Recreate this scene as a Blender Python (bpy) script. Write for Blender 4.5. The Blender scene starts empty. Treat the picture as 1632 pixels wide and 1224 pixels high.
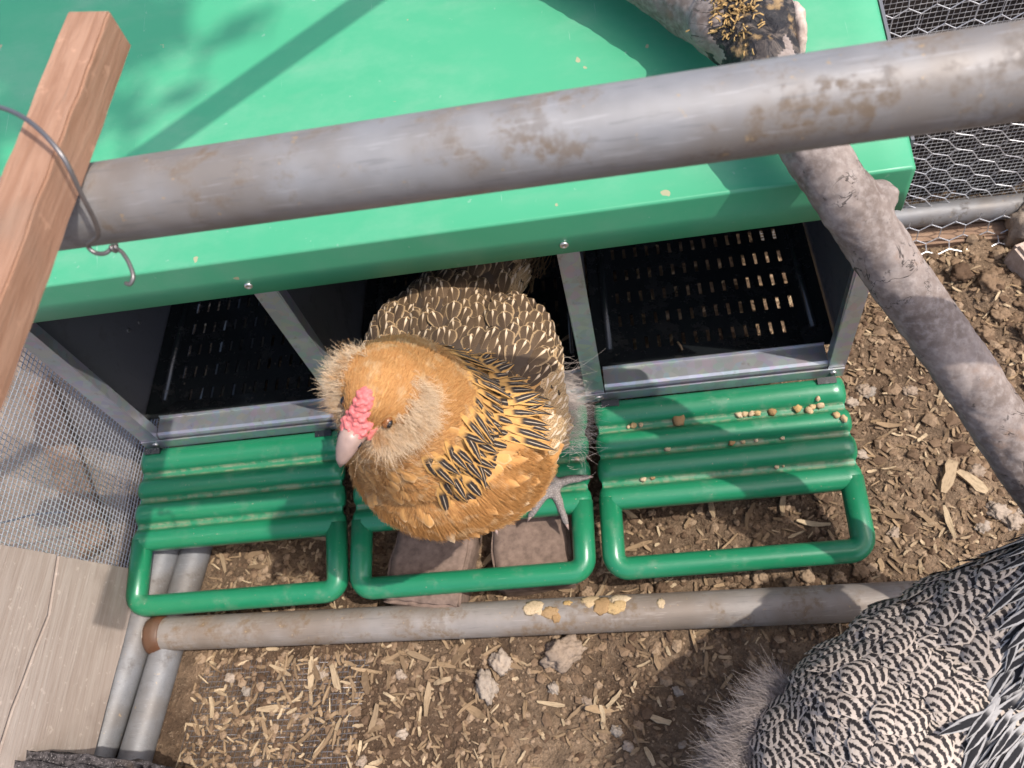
import bpy, bmesh, math, random
import numpy as np
from mathutils import Vector, Matrix, noise
from mathutils.bvhtree import BVHTree

random.seed(7)
rng = np.random.default_rng(7)
S = bpy.context.scene
COL = S.collection

# ------------------------------------------------------------------ camera, sky, sun, exposure
cd = bpy.data.cameras.new('camera')
cd.sensor_width = 36.0
cd.lens = 28.934
cd.clip_start = 0.02
cd.clip_end = 200.0
cam = bpy.data.objects.new('camera', cd)
COL.objects.link(cam)
cam.location = (0.6401, -0.5222, 0.8966)
cam.rotation_mode = 'XYZ'
cam.rotation_euler = (0.54002, 0.17162, -0.02403)
cd.dof.use_dof = True
cd.dof.focus_distance = 0.78
cd.dof.aperture_fstop = 10.0
S.camera = cam

SUN = Vector((0.60, -0.22, 1.08)).normalized()
SUN_EL = math.asin(SUN.z)
W = bpy.data.worlds.new('World')
S.world = W
W.use_nodes = True
wn = W.node_tree
for n in list(wn.nodes):
    wn.nodes.remove(n)
sky = wn.nodes.new('ShaderNodeTexSky')
sky.sky_type = 'NISHITA'
sky.sun_disc = False
sky.sun_elevation = SUN_EL
sky.sun_rotation = math.atan2(SUN.x, SUN.y)
sky.air_density = 0.75
sky.dust_density = 3.0
sky.ozone_density = 0.7
bg = wn.nodes.new('ShaderNodeBackground')
bg.inputs['Strength'].default_value = 0.15
wo = wn.nodes.new('ShaderNodeOutputWorld')
wn.links.new(sky.outputs['Color'], bg.inputs['Color'])
wn.links.new(bg.outputs['Background'], wo.inputs['Surface'])
ld = bpy.data.lights.new('sun', 'SUN')
ld.energy = 2.2
ld.angle = math.radians(0.5)
ld.color = (1.0, 0.955, 0.89)
sun = bpy.data.objects.new('sun', ld)
COL.objects.link(sun)
sun.rotation_euler = SUN.to_track_quat('Z', 'Y').to_euler()
S.view_settings.view_transform = 'Standard'
S.view_settings.look = 'None'
S.view_settings.exposure = 0.95
S.view_settings.gamma = 1.0
S.view_settings.use_curve_mapping = False
S.render.engine = 'CYCLES'
S.cycles.max_bounces = 6
S.cycles.diffuse_bounces = 3
S.cycles.glossy_bounces = 3
S.cycles.use_denoising = True

GZ = -0.125          # level of the soil; the front of the nest box stands at y = 0, z = 0


# ------------------------------------------------------------------ node helpers
class NT:
    def __init__(self, name):
        self.m = bpy.data.materials.new(name)
        self.m.use_nodes = True
        self.t = self.m.node_tree
        self.b = self.t.nodes['Principled BSDF']
        self._co = None

    def n(self, kind, **kw):
        x = self.t.nodes.new('ShaderNode' + kind)
        for k, v in kw.items():
            setattr(x, k, v)
        return x

    def put(self, sock, v):
        if hasattr(v, 'links') or isinstance(v, bpy.types.NodeSocket):
            self.t.links.new(v, sock)
        elif isinstance(v, (tuple, list)) and len(v) == 3 and sock.type == 'RGBA':
            sock.default_value = (*v, 1.0)
        else:
            sock.default_value = v

    def math(self, op, a, b=0.0, c=0.0, clamp=False):
        x = self.n('Math', operation=op, use_clamp=clamp)
        for i, v in enumerate((a, b, c)):
            self.put(x.inputs[i], v)
        return x.outputs[0]

    def ss(self, v, lo, hi, a=0.0, b=1.0):
        x = self.n('MapRange', interpolation_type='SMOOTHSTEP')
        for i, q in enumerate((v, lo, hi, a, b)):
            self.put(x.inputs[i], q)
        return x.outputs[0]

    def mix(self, f, a, b, mode='MIX'):
        x = self.n('Mix', data_type='RGBA', blend_type=mode)
        self.put(x.inputs[0], f)
        self.put(x.inputs[6], a)
        self.put(x.inputs[7], b)
        return x.outputs[2]

    def co(self, which='Object'):
        if self._co is None:
            self._co = self.n('TexCoord')
        return self._co.outputs[which]

    def pos(self):
        return self.n('NewGeometry').outputs['Position']

    def noise(self, vec, scale, detail=4.0, rough=0.55, dist=0.0):
        x = self.n('TexNoise')
        self.put(x.inputs['Vector'], vec)
        x.inputs['Scale'].default_value = scale
        x.inputs['Detail'].default_value = detail
        x.inputs['Roughness'].default_value = rough
        x.inputs['Distortion'].default_value = dist
        return x.outputs['Fac']

    def stretch(self, vec, s):
        x = self.n('Mapping')
        self.put(x.inputs['Vector'], vec)
        x.inputs['Scale'].default_value = s
        return x.outputs['Vector']

    def uv(self):
        u = self.n('UVMap')
        s = self.n('SeparateXYZ')
        self.put(s.inputs[0], u.outputs[0])
        return s.outputs[0], s.outputs[1], u.outputs[0]

    def rnd(self):
        a = self.n('Attribute', attribute_name='rnd')
        o = self.n('ObjectInfo')
        return self.math('FRACT', self.math('ADD', a.outputs['Fac'], o.outputs['Random']))

    def bump(self, h, strength=0.3, dist=0.002):
        x = self.n('Bump')
        self.put(x.inputs['Height'], h)
        x.inputs['Strength'].default_value = strength
        x.inputs['Distance'].default_value = dist
        self.t.links.new(x.outputs[0], self.b.inputs['Normal'])

    def done(self, color=None, rough=0.5, metal=0.0, spec=None, **kw):
        if color is not None:
            self.put(self.b.inputs['Base Color'], color)
        self.put(self.b.inputs['Roughness'], rough)
        self.put(self.b.inputs['Metallic'], metal)
        if spec is not None:
            self.b.inputs['Specular IOR Level'].default_value = spec
        for k, v in kw.items():
            self.put(self.b.inputs[k], v)
        return self.m


def mat_galv(name, base=(0.30, 0.30, 0.31), dirt=(0.17, 0.11, 0.06), amount=0.56, metal=0.35, rust=0.0):
    t = NT(name)
    p = t.co()
    a = t.noise(p, 60, 5)
    b = t.noise(p, 9, 4, 0.6)
    c = t.mix(a, tuple(x * 0.78 for x in base), tuple(min(1, x * 1.2) for x in base))
    c = t.mix(t.ss(b, 0.40, 0.62, 0.0, 0.65), c, tuple(x * f for x, f in zip(base, (0.74, 0.62, 0.50))))
    sp = t.math('MULTIPLY', t.ss(t.noise(p, 26, 6, 0.65), amount, amount + 0.12), t.ss(t.noise(p, 150, 3), 0.35, 0.6))
    c = t.mix(t.math('MULTIPLY', sp, t.ss(t.noise(p, 45, 3), 0.35, 0.65, 0.2, 0.7)), c, dirt)
    fl = t.ss(t.noise(p, 150, 4, 0.6), 0.66, 0.72)
    c = t.mix(t.math('MULTIPLY', fl, 0.7), c, (0.40, 0.28, 0.15))
    sc = t.noise(t.stretch(p, (5, 70, 70)), 6, 3)
    c = t.mix(t.ss(sc, 0.60, 0.70, 0, 0.35), c, tuple(min(1, x * 1.45) for x in base))
    c = t.mix(t.ss(sc, 0.40, 0.32, 0, 0.4), c, tuple(x * 0.55 for x in base))
    if rust:
        c = t.mix(t.ss(t.noise(p, 40, 5), 0.3, 0.62), c, (0.11, 0.045, 0.02))
    r = t.math('ADD', t.math('MULTIPLY', a, 0.25), 0.46)
    t.bump(t.math('ADD', a, t.math('MULTIPLY', sp, 0.6)), 0.15, 0.0007)
    return t.done(c, t.math('ADD', r, t.math('MULTIPLY', sp, 0.35)), metal)


def mat_green_metal():
    t = NT('green_sheet_metal')
    p = t.co()
    a = t.noise(p, 5, 3)
    c = t.mix(a, (0.056, 0.315, 0.158), (0.064, 0.345, 0.180))
    d = t.ss(t.noise(p, 120, 3), 0.70, 0.76)
    c = t.mix(t.math('MULTIPLY', d, 0.35), c, (0.3, 0.42, 0.33))
    c = t.mix(t.ss(t.noise(t.stretch(p, (1.0, 3.0, 1.0)), 14, 4), 0.5, 0.8, 0, 0.12), c, (0.30, 0.36, 0.28))
    dust = t.noise(t.stretch(p, (1.0, 1.6, 1.0)), 7, 6, 0.7)
    c = t.mix(t.ss(dust, 0.42, 0.75, 0, 0.15), c, (0.38, 0.47, 0.38))
    sc = t.noise(t.stretch(p, (90, 5, 5)), 3, 3, 0.6, 1.0)
    c = t.mix(t.ss(sc, 0.70, 0.76, 0, 0.25), c, (0.45, 0.55, 0.48))
    fl = t.ss(t.noise(p, 55, 3, 0.4), 0.745, 0.765)
    c = t.mix(t.math('MULTIPLY', fl, 0.8), c, (0.40, 0.33, 0.20))
    return t.done(c, t.math('ADD', t.math('MULTIPLY', dust, 0.30), 0.24), 0.0, 0.5)


def mat_green_plastic():
    t = NT('green_plastic')
    p = t.co()
    a = t.noise(p, 14, 4)
    c = t.mix(a, (0.010, 0.160, 0.068), (0.017, 0.205, 0.094))
    d = t.ss(t.noise(p, 30, 6, 0.7), 0.52, 0.75)
    c = t.mix(t.math('MULTIPLY', d, 0.42), c, (0.15, 0.23, 0.15))
    s = t.ss(t.noise(p, 260, 2), 0.71, 0.75)
    c = t.mix(t.math('MULTIPLY', s, 0.6), c, (0.34, 0.30, 0.2))
    pt = t.n('NewGeometry').outputs['Pointiness']
    gr = t.math('MULTIPLY', t.ss(pt, 0.497, 0.470), t.ss(t.noise(p, 70, 5, 0.7), 0.38, 0.62))
    c = t.mix(t.math('MULTIPLY', gr, 0.6), c, (0.27, 0.26, 0.17))
    sf = t.ss(t.noise(t.stretch(p, (4, 60, 60)), 9, 4, 0.7), 0.62, 0.72)
    c = t.mix(t.math('MULTIPLY', sf, 0.30), c, (0.22, 0.36, 0.25))
    t.bump(t.math('ADD', t.noise(p, 220, 2), t.math('MULTIPLY', d, 2.0)), 0.10, 0.0006)
    return t.done(c, t.math('ADD', t.math('MULTIPLY', d, 0.3), 0.30), 0.0, 0.55)


def mat_black(name, base, rough, spec=0.5):
    t = NT(name)
    p = t.co()
    d = t.ss(t.noise(p, 34, 6, 0.7), 0.5, 0.75)
    c = t.mix(t.math('MULTIPLY', d, 0.30), base, (0.075, 0.065, 0.055))
    s = t.ss(t.noise(p, 190, 2), 0.70, 0.74)
    c = t.mix(t.math('MULTIPLY', s, 0.5), c, (0.16, 0.13, 0.1))
    return t.done(c, t.math('ADD', t.math('MULTIPLY', d, 0.3), rough), 0.0, spec)


def mat_zinc_sheet():
    t = NT('zinc_sheet')
    p = t.co()
    v = t.n('TexVoronoi')
    t.put(v.inputs['Vector'], p)
    v.inputs['Scale'].default_value = 110
    a = t.noise(p, 18, 4)
    c = t.mix(a, (0.36, 0.37, 0.40), (0.52, 0.53, 0.55))
    c = t.mix(0.1, c, v.outputs['Color'], 'OVERLAY')
    d = t.ss(t.noise(p, 90, 4), 0.62, 0.72, 0, 0.4)
    c = t.mix(d, c, (0.25, 0.2, 0.15))
    return t.done(c, t.math('ADD', t.math('MULTIPLY', a, 0.15), 0.30), 0.75)


def mat_wood(name, c0, c1, dirt, axis=(30, 2, 30), grain=5.0, rough=0.75, soot=0.5):
    t = NT(name)
    p = t.co()
    g = t.noise(t.stretch(p, axis), grain, 6, 0.65, 0.6)
    f = t.noise(t.stretch(p, tuple(a * 3.5 for a in axis)), grain, 4, 0.6)
    c = t.mix(t.ss(g, 0.32, 0.7), c0, c1)
    c = t.mix(t.ss(f, 0.55, 0.8, 0, 0.5), c, dirt)
    c = t.mix(t.ss(t.noise(p, 14, 5), 0.5, 0.75, 0, soot), c, dirt)
    c = t.mix(t.ss(t.noise(p, 120, 3), 0.62, 0.72, 0, 0.35), c, tuple(min(1, x * 1.5) for x in c1))
    t.bump(t.math('ADD', g, f), 0.35, 0.0012)
    return t.done(c, rough, 0.0, 0.3)


def mat_bark():
    t = NT('bark')
    p = t.co()
    a = t.noise(p, 22, 6, 0.65)
    b = t.noise(p, 150, 4, 0.6)
    l = t.noise(t.stretch(p, (1.4, 1, 1)), 75, 3)
    c = t.mix(t.ss(a, 0.3, 0.7), (0.135, 0.10, 0.082), (0.30, 0.243, 0.21))
    c = t.mix(t.ss(b, 0.4, 0.7, 0, 0.4), c, (0.42, 0.365, 0.33))
    c = t.mix(t.ss(l, 0.66, 0.74, 0, 0.85), c, (0.045, 0.035, 0.03))
    c = t.mix(t.ss(t.noise(p, 40, 5), 0.60, 0.72, 0, 0.5), c, (0.24, 0.15, 0.10))
    ln = t.math('ABSOLUTE', t.math('SUBTRACT', t.noise(p, 19, 4, 0.6, 1.2), 0.5))
    ck = t.math('MULTIPLY', t.ss(ln, 0.010, 0.003), t.ss(t.noise(p, 13, 2), 0.50, 0.58))
    c = t.mix(t.math('MULTIPLY', ck, 0.85), c, (0.035, 0.026, 0.022))
    t.bump(t.math('SUBTRACT', t.math('ADD', b, a), t.math('MULTIPLY', ck, 1.5)), 0.4, 0.0013)
    return t.done(c, 0.72, 0.0, 0.3)


def mat_charred():
    t = NT('charred_bark')
    p = t.co()
    a = t.noise(p, 38, 6, 0.7, 1.5)
    c = t.mix(t.ss(a, 0.48, 0.68), (0.016, 0.014, 0.015), (0.16, 0.125, 0.10))
    c = t.mix(t.ss(t.noise(p, 55, 5), 0.56, 0.66, 0, 0.8), c, (0.36, 0.23, 0.10))
    t.bump(a, 0.9, 0.006)
    return t.done(c, 0.6, 0.0, 0.4)


def mat_soil():
    t = NT('soil')
    p = t.pos()
    a = t.noise(p, 3.2, 5, 0.6)
    b = t.noise(p, 45, 6, 0.68)
    d = t.noise(p, 240, 4, 0.6)
    c = t.mix(t.ss(a, 0.36, 0.62), (0.115, 0.071, 0.043), (0.28, 0.192, 0.122))
    c = t.mix(t.ss(b, 0.35, 0.68), t.mix(0.55, c, (0.035, 0.022, 0.014)), c)
    c = t.mix(t.ss(d, 0.56, 0.72, 0, 0.6), c, (0.31, 0.225, 0.15))
    c = t.mix(t.ss(d, 0.42, 0.30, 0, 0.6), c, (0.03, 0.02, 0.014))
    t.bump(t.math('ADD', t.math('MULTIPLY', b, 1.6), d), 0.9, 0.006)
    return t.done(c, 0.92, 0.0, 0.2)


def mat_tinted(name, c0, c1, c2, grain=(18, 90, 60), rough=0.8, bumpd=0.001):
    t = NT(name)
    p = t.co()
    r = t.rnd()
    g = t.noise(t.stretch(p, grain), 6, 4)
    c = t.mix(t.ss(r, 0.0, 0.55), c0, c1)
    c = t.mix(t.ss(r, 0.55, 1.0), c, c2)
    c = t.mix(t.ss(g, 0.45, 0.75, 0, 0.55), c, tuple(x * 0.45 for x in c0))
    t.bump(g, 0.5, bumpd)
    return t.done(c, rough, 0.0, 0.25)


def mat_plain(name, base, rough=0.5, metal=0.0, var=0.25, scale=80, spec=0.5):
    t = NT(name)
    p = t.co()
    a = t.noise(p, scale, 5, 0.6)
    c = t.mix(a, tuple(x * (1 - var) for x in base), tuple(min(1, x * (1 + var)) for x in base))
    t.bump(a, 0.2, 0.001)
    return t.done(c, rough, metal, spec)


# ---- feathers: u across (0..1), v from root (0) to tip (1)
def f_base(name):
    t = NT(name)
    u, v, uv = t.uv()
    r = t.rnd()
    au = t.math('ABSOLUTE', t.math('SUBTRACT', u, 0.5))      # 0 at the shaft, 0.5 at the edge
    au = t.math('MULTIPLY', au, 2.0)
    off = t.n('CombineXYZ')
    t.put(off.inputs[0], t.math('MULTIPLY', r, 37.0))
    t.put(off.inputs[1], t.math('MULTIPLY', r, 11.0))
    ad = t.n('VectorMath', operation='ADD')
    t.put(ad.inputs[0], uv)
    t.put(ad.inputs[1], off.outputs[0])
    return t, u, v, au, r, ad.outputs[0]


def barbs(t, u, v, au, r, ruv, k=1.0):
    sk = t.n('CombineXYZ')
    t.put(sk.inputs[0], t.math('MULTIPLY', au, 2.0))
    t.put(sk.inputs[1], t.math('MULTIPLY', t.math('SUBTRACT', v, t.math('MULTIPLY', au, 0.25)), 46.0))
    t.put(sk.inputs[2], t.math('MULTIPLY', r, 50.0))
    b = t.noise(sk.outputs[0], 1.0, 2)
    t.bump(b, 0.35 * k, 0.0008)
    return b


def finish_feather(t, c, rough=0.62):
    return t.done(c, rough + 0.1, 0.0, 0.2, **{'Sheen Weight': 0.03, 'Sheen Roughness': 0.5})


def mat_hackle():
    t, u, v, au, r, ruv = f_base('hackle_feather_black_gold')
    b = barbs(t, u, v, au, r, ruv)
    ns = t.noise(ruv, 9, 3)
    e = t.math('ADD', au, t.math('MULTIPLY', t.math('SUBTRACT', ns, 0.5), 0.45))
    gold = t.mix(b, (0.44, 0.215, 0.055), (0.66, 0.38, 0.13))
    dark = t.mix(b, (0.014, 0.010, 0.009), (0.05, 0.038, 0.033))
    m = t.ss(e, 0.56, 0.74)
    m = t.math('MAXIMUM', m, t.ss(v, 0.36, 0.20))
    c = t.mix(m, dark, gold)
    sh = t.math('MULTIPLY', t.ss(au, 0.11, 0.03), t.ss(v, 0.3, 0.45))
    c = t.mix(t.math('MULTIPLY', sh, 0.75), c, (0.66, 0.52, 0.36))
    return finish_feather(t, c, 0.5)


def mat_covert():
    t, u, v, au, r, ruv = f_base('covert_feather_dark')
    b = barbs(t, u, v, au, r, ruv)
    dark = t.mix(b, t.mix(r, (0.028, 0.016, 0.009), (0.060, 0.035, 0.018)), t.mix(r, (0.095, 0.060, 0.036), (0.145, 0.092, 0.050)))
    tan = t.mix(b, (0.28, 0.175, 0.085), (0.46, 0.32, 0.175))
    ns = t.noise(ruv, 14, 3)
    sp = t.ss(t.noise(ruv, 30, 2), 0.58, 0.66)
    c = t.mix(t.math('MULTIPLY', sp, t.ss(au, 0.3, 0.8)), dark, t.mix(0.5, tan, dark))
    e = t.math('MAXIMUM', au, t.ss(v, 0.72, 0.99))
    e = t.math('ADD', e, t.math('MULTIPLY', t.math('SUBTRACT', ns, 0.5), 0.25))
    c = t.mix(t.ss(e, 0.74, 0.90, 0, 0.8), c, tan)
    w = t.math('MULTIPLY', t.ss(v, 0.35, 0.85, 0.03, 0.17), t.ss(v, 1.05, 0.86))
    sh = t.ss(t.math('SUBTRACT', w, au), -0.02, 0.06)
    c = t.mix(sh, c, t.mix(t.ss(v, 0.4, 0.9), (0.36, 0.245, 0.14), (0.66, 0.51, 0.35)))
    return finish_feather(t, c, 0.55)


def mat_mottled():
    t, u, v, au, r, ruv = f_base('flank_feather_mottled')
    b = barbs(t, u, v, au, r, ruv)
    tan = t.mix(b, (0.36, 0.215, 0.095), (0.60, 0.41, 0.22))
    st = t.n('Mapping')
    t.put(st.inputs['Vector'], ruv)
    st.inputs['Scale'].default_value = (10, 18, 1)
    sp = t.ss(t.noise(st.outputs[0], 1.0, 3, 0.7), 0.50, 0.58)
    c = t.mix(t.math('MULTIPLY', sp, 0.8), tan, (0.055, 0.037, 0.026))
    e = t.math('MAXIMUM', au, v)
    c = t.mix(t.ss(e, 0.84, 0.94, 0, 0.8), c, (0.58, 0.42, 0.24))
    w = t.math('MULTIPLY', t.ss(v, 0.3, 0.8, 0.03, 0.26), t.ss(v, 1.05, 0.85))
    c = t.mix(t.math('MULTIPLY', t.ss(t.math('SUBTRACT', w, au), -0.03, 0.06), 0.8), c, (0.75, 0.60, 0.44))
    return finish_feather(t, c, 0.6)


def mat_buff():
    t, u, v, au, r, ruv = f_base('breast_feather_buff')
    b = barbs(t, u, v, au, r, ruv)
    lo = t.mix(r, (0.44, 0.195, 0.05), (0.54, 0.265, 0.08))
    c = t.mix(b, lo, (0.60, 0.325, 0.115))
    e = t.math('MAXIMUM', au, t.ss(v, 0.45, 1.0))
    c = t.mix(t.ss(e, 0.60, 1.0, 0, 0.42), c, t.mix(r, (0.62, 0.38, 0.16), (0.72, 0.52, 0.31)))
    return finish_feather(t, c, 0.65)


def mat_breast():
    t, u, v, au, r, ruv = f_base('breast_feather_soft')
    b = barbs(t, u, v, au, r, ruv, 0.6)
    c = t.mix(b, (0.42, 0.19, 0.055), (0.54, 0.28, 0.095))
    c = t.mix(t.ss(t.math('MAXIMUM', au, v), 0.70, 1.0, 0, 0.30), c, (0.62, 0.38, 0.17))
    c = t.mix(t.math('MULTIPLY', t.ss(r, 0.72, 0.95), t.ss(v, 0.2, 0.9)), c, (0.66, 0.45, 0.25))
    return finish_feather(t, c, 0.7)


def mat_barred():
    t, u, v, au, r, ruv = f_base('body_feather_barred')
    b = barbs(t, u, v, au, r, ruv)
    ns = t.noise(ruv, 7, 4, 0.65)
    fine = t.noise(ruv, 42, 2)
    ph = t.math('ADD', t.math('MULTIPLY', v, 4.8), t.math('MULTIPLY', t.math('SUBTRACT', ns, 0.5), 1.0))
    ph = t.math('ADD', ph, t.math('MULTIPLY', t.math('POWER', au, 2.0), -0.75))
    ph = t.math('ADD', ph, t.math('MULTIPLY', t.math('SUBTRACT', fine, 0.5), 0.35))
    ph = t.math('ADD', ph, t.math('MULTIPLY', r, 0.5))
    s = t.math('ABSOLUTE', t.math('SUBTRACT', t.math('FRACT', ph), 0.5))
    m = t.ss(s, 0.245, 0.30)
    white = t.mix(t.noise(ruv, 4, 2), (0.39, 0.305, 0.235), (0.58, 0.50, 0.43))
    black = t.mix(b, (0.012, 0.010, 0.010), (0.045, 0.036, 0.034))
    e = t.math('MAXIMUM', au, t.ss(v, 0.70, 1.0))
    e = t.math('ADD', e, t.math('MULTIPLY', t.math('SUBTRACT', fine, 0.5), 0.2))
    m = t.math('MAXIMUM', m, t.ss(e, 0.85, 0.93))
    c = t.mix(m, black, white)
    c = t.mix(t.ss(au, 0.06, 0.02, 0, 0.35), c, (0.5, 0.42, 0.36))
    return finish_feather(t, c, 0.6)


def mat_bar_hackle():
    t, u, v, au, r, ruv = f_base('hackle_feather_black_white')
    b = barbs(t, u, v, au, r, ruv)
    ns = t.noise(ruv, 6, 3)
    e = t.math('ADD', au, t.math('MULTIPLY', t.math('SUBTRACT', ns, 0.5), 0.7))
    m = t.math('MAXIMUM', t.ss(e, 0.52, 0.66), t.ss(v, 0.35, 0.15))
    c = t.mix(m, t.mix(b, (0.008, 0.008, 0.009), (0.03, 0.028, 0.03)), t.mix(ns, (0.22, 0.205, 0.195), (0.45, 0.425, 0.40)))
    return t.done(c, 0.75, 0.0, 0.12)


def mat_fuzz(name, c0, c1, c2=None):
    t = NT(name)
    h = t.n('HairInfo')
    r = h.outputs['Random']
    c = t.mix(r, c0, c1)
    if c2 is not None:
        c = t.mix(t.ss(t.noise(t.pos(), 70, 3), 0.52, 0.66, 0, 0.75), c, c2)
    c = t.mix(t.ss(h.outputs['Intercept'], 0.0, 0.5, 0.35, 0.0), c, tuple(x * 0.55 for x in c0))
    return t.done(c, 0.6, 0.0, 0.25)


GALV = mat_galv('galvanised_pipe', (0.262, 0.255, 0.252), (0.17, 0.11, 0.06), 0.50)
GALV_OLD = mat_galv('weathered_pipe', (0.255, 0.225, 0.20), (0.17, 0.105, 0.05), 0.47, 0.2)
GALV_BLUE = mat_galv('dull_zinc_pipe', (0.20, 0.20, 0.205), (0.10, 0.075, 0.055), 0.56, 0.3)
RUST = mat_galv('rusty_weld', (0.11, 0.06, 0.035), (0.05, 0.025, 0.015), 0.5, 0.1, 1.0)
LIDM = mat_green_metal()
PLAS = mat_green_plastic()
BLKM = mat_black('black_panel', (0.115, 0.116, 0.128), 0.40)
BLKP = mat_black('black_tray_plastic', (0.012, 0.014, 0.015), 0.22, 0.6)
ZINC = mat_zinc_sheet()
STEEL = mat_plain('bright_steel', (0.62, 0.60, 0.57), 0.28, 0.9, 0.15)
WIREM = mat_plain('galvanised_wire', (0.52, 0.52, 0.53), 0.4, 0.55, 0.2)
WIRED = mat_plain('dull_wire', (0.20, 0.185, 0.18), 0.4, 0.7, 0.25)
STICKM = mat_wood('reddish_stick_wood', (0.25, 0.130, 0.078), (0.345, 0.20, 0.13), (0.20, 0.145, 0.105), (26, 26, 2.2), 6, 0.75, 0.7)
BOARDM = mat_wood('weathered_board_wood', (0.36, 0.285, 0.235), (0.45, 0.375, 0.32), (0.20, 0.15, 0.12), (2, 1.1, 22), 5, 0.85, 0.35)
OLDWOOD = mat_wood('old_brown_wood', (0.20, 0.12, 0.075), (0.32, 0.21, 0.14), (0.09, 0.06, 0.04), (2, 20, 20), 5, 0.85, 0.6)
SHADEWOOD = mat_wood('shade_dark_wood', (0.020, 0.015, 0.013), (0.05, 0.038, 0.032), (0.012, 0.009, 0.008), (2, 20, 20), 5, 0.9, 0.5)  # near-black tone stands in for the shade behind the fence
BARK = mat_bark()
CHAR = mat_charred()
CUTW = mat_wood('pale_cut_wood', (0.38, 0.29, 0.23), (0.56, 0.46, 0.39), (0.22, 0.15, 0.11), (14, 14, 14), 5, 0.8, 0.4)
SOIL = mat_soil()
CHIPM = mat_tinted('wood_chip', (0.31, 0.21, 0.12), (0.19, 0.125, 0.072), (0.46, 0.345, 0.215))
CRUMBM = mat_tinted('soil_crumb', (0.095, 0.057, 0.034), (0.21, 0.137, 0.083), (0.30, 0.21, 0.135), (60, 60, 60), 0.9)
ROCKM = mat_tinted('stone', (0.27, 0.20, 0.145), (0.36, 0.285, 0.22), (0.24, 0.205, 0.17), (40, 40, 40), 0.85, 0.002)
BRICKM = mat_plain('muddy_brick', (0.18, 0.125, 0.097), 0.92, 0.0, 0.75, 110, 0.15)
def mat_slab():
    t = NT('rough_dark_stone')
    p = t.co()
    a = t.noise(p, 160, 6, 0.75)
    c = t.mix(t.ss(a, 0.38, 0.62), (0.022, 0.019, 0.020), (0.12, 0.105, 0.105))
    c = t.mix(t.ss(t.noise(p, 420, 2), 0.62, 0.70), c, (0.36, 0.33, 0.32))
    c = t.mix(t.ss(t.noise(p, 30, 5), 0.5, 0.7, 0, 0.5), c, (0.10, 0.07, 0.05))
    t.bump(a, 0.9, 0.004)
    return t.done(c, 0.92, 0.0, 0.25)


SLABM = mat_slab()
CRUSTM = mat_tinted('dried_feed', (0.42, 0.27, 0.11), (0.52, 0.40, 0.26), (0.30, 0.18, 0.08), (90, 90, 90), 0.9)
CONC = mat_plain('pale_concrete', (0.27, 0.205, 0.155), 0.9, 0.0, 0.6, 22, 0.2)
M_HACK, M_COV, M_MOT, M_BUFF, M_BAR, M_BARH, M_BRST = mat_hackle(), mat_covert(), mat_mottled(), mat_buff(), mat_barred(), mat_bar_hackle(), mat_breast()
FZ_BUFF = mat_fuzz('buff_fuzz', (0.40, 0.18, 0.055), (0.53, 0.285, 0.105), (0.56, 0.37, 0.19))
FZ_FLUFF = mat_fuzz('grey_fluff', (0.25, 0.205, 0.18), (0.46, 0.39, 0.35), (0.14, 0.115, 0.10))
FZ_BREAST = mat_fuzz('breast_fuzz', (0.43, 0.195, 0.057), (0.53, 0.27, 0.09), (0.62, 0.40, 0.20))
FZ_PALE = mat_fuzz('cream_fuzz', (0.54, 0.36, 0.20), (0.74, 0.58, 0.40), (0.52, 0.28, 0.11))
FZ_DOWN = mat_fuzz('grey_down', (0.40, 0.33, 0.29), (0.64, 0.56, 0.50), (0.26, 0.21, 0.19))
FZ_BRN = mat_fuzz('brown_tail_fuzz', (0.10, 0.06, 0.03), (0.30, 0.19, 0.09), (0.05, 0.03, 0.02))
SKIN_B = mat_plain('buff_undercoat', (0.50, 0.27, 0.10), 0.8, 0, 0.25, 60, 0.2)
def mat_barred_down():
    t = NT('barred_undercoat')
    p = t.co()
    x = t.n('SeparateXYZ')
    t.put(x.inputs[0], p)
    ph = t.math('ADD', t.math('MULTIPLY', x.outputs[0], 150.0), t.math('MULTIPLY', x.outputs[1], 90.0))
    ph = t.math('ADD', ph, t.math('MULTIPLY', t.noise(p, 75, 4, 0.6), 4.0))
    m = t.ss(t.math('ABSOLUTE', t.math('SUBTRACT', t.math('FRACT', ph), 0.5)), 0.24, 0.30)
    c = t.mix(m, (0.02, 0.017, 0.016), (0.42, 0.345, 0.275))
    t.bump(t.noise(p, 300, 3), 0.4, 0.001)
    return t.done(c, 0.8, 0.0, 0.2)


SKIN_G = mat_barred_down()
COMBM = mat_plain('red_comb_skin', (0.62, 0.165, 0.155), 0.5, 0, 0.3, 320, 0.35)
BEAKM = mat_plain('horn_beak', (0.33, 0.225, 0.185), 0.4, 0, 0.45, 90, 0.5)
def mat_leg():
    t = NT('scaly_leg_skin')
    p = t.co()
    v = t.n('TexVoronoi', feature='DISTANCE_TO_EDGE')
    t.put(v.inputs['Vector'], p)
    v.inputs['Scale'].default_value = 330
    k = t.ss(v.outputs['Distance'], 0.02, 0.18)
    c = t.mix(k, (0.19, 0.16, 0.14), t.mix(t.noise(p, 60, 3), (0.22, 0.19, 0.175), (0.33, 0.285, 0.255)))
    t.bump(k, 0.6, 0.001)
    return t.done(c, 0.6, 0.0, 0.3)


LEGM = mat_leg()
EYEM = mat_plain('dark_eye', (0.008, 0.006, 0.005), 0.08, 0, 0.2, 50, 0.6)
IRISM = mat_plain('amber_iris', (0.20, 0.075, 0.02), 0.25, 0, 0.2, 50, 0.5)
COMBM.node_tree.nodes['Principled BSDF'].inputs['Subsurface Weight'].default_value = 0.15
COMBM.node_tree.nodes['Principled BSDF'].inputs['Subsurface Radius'].default_value = (0.004, 0.0015, 0.001)


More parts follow.
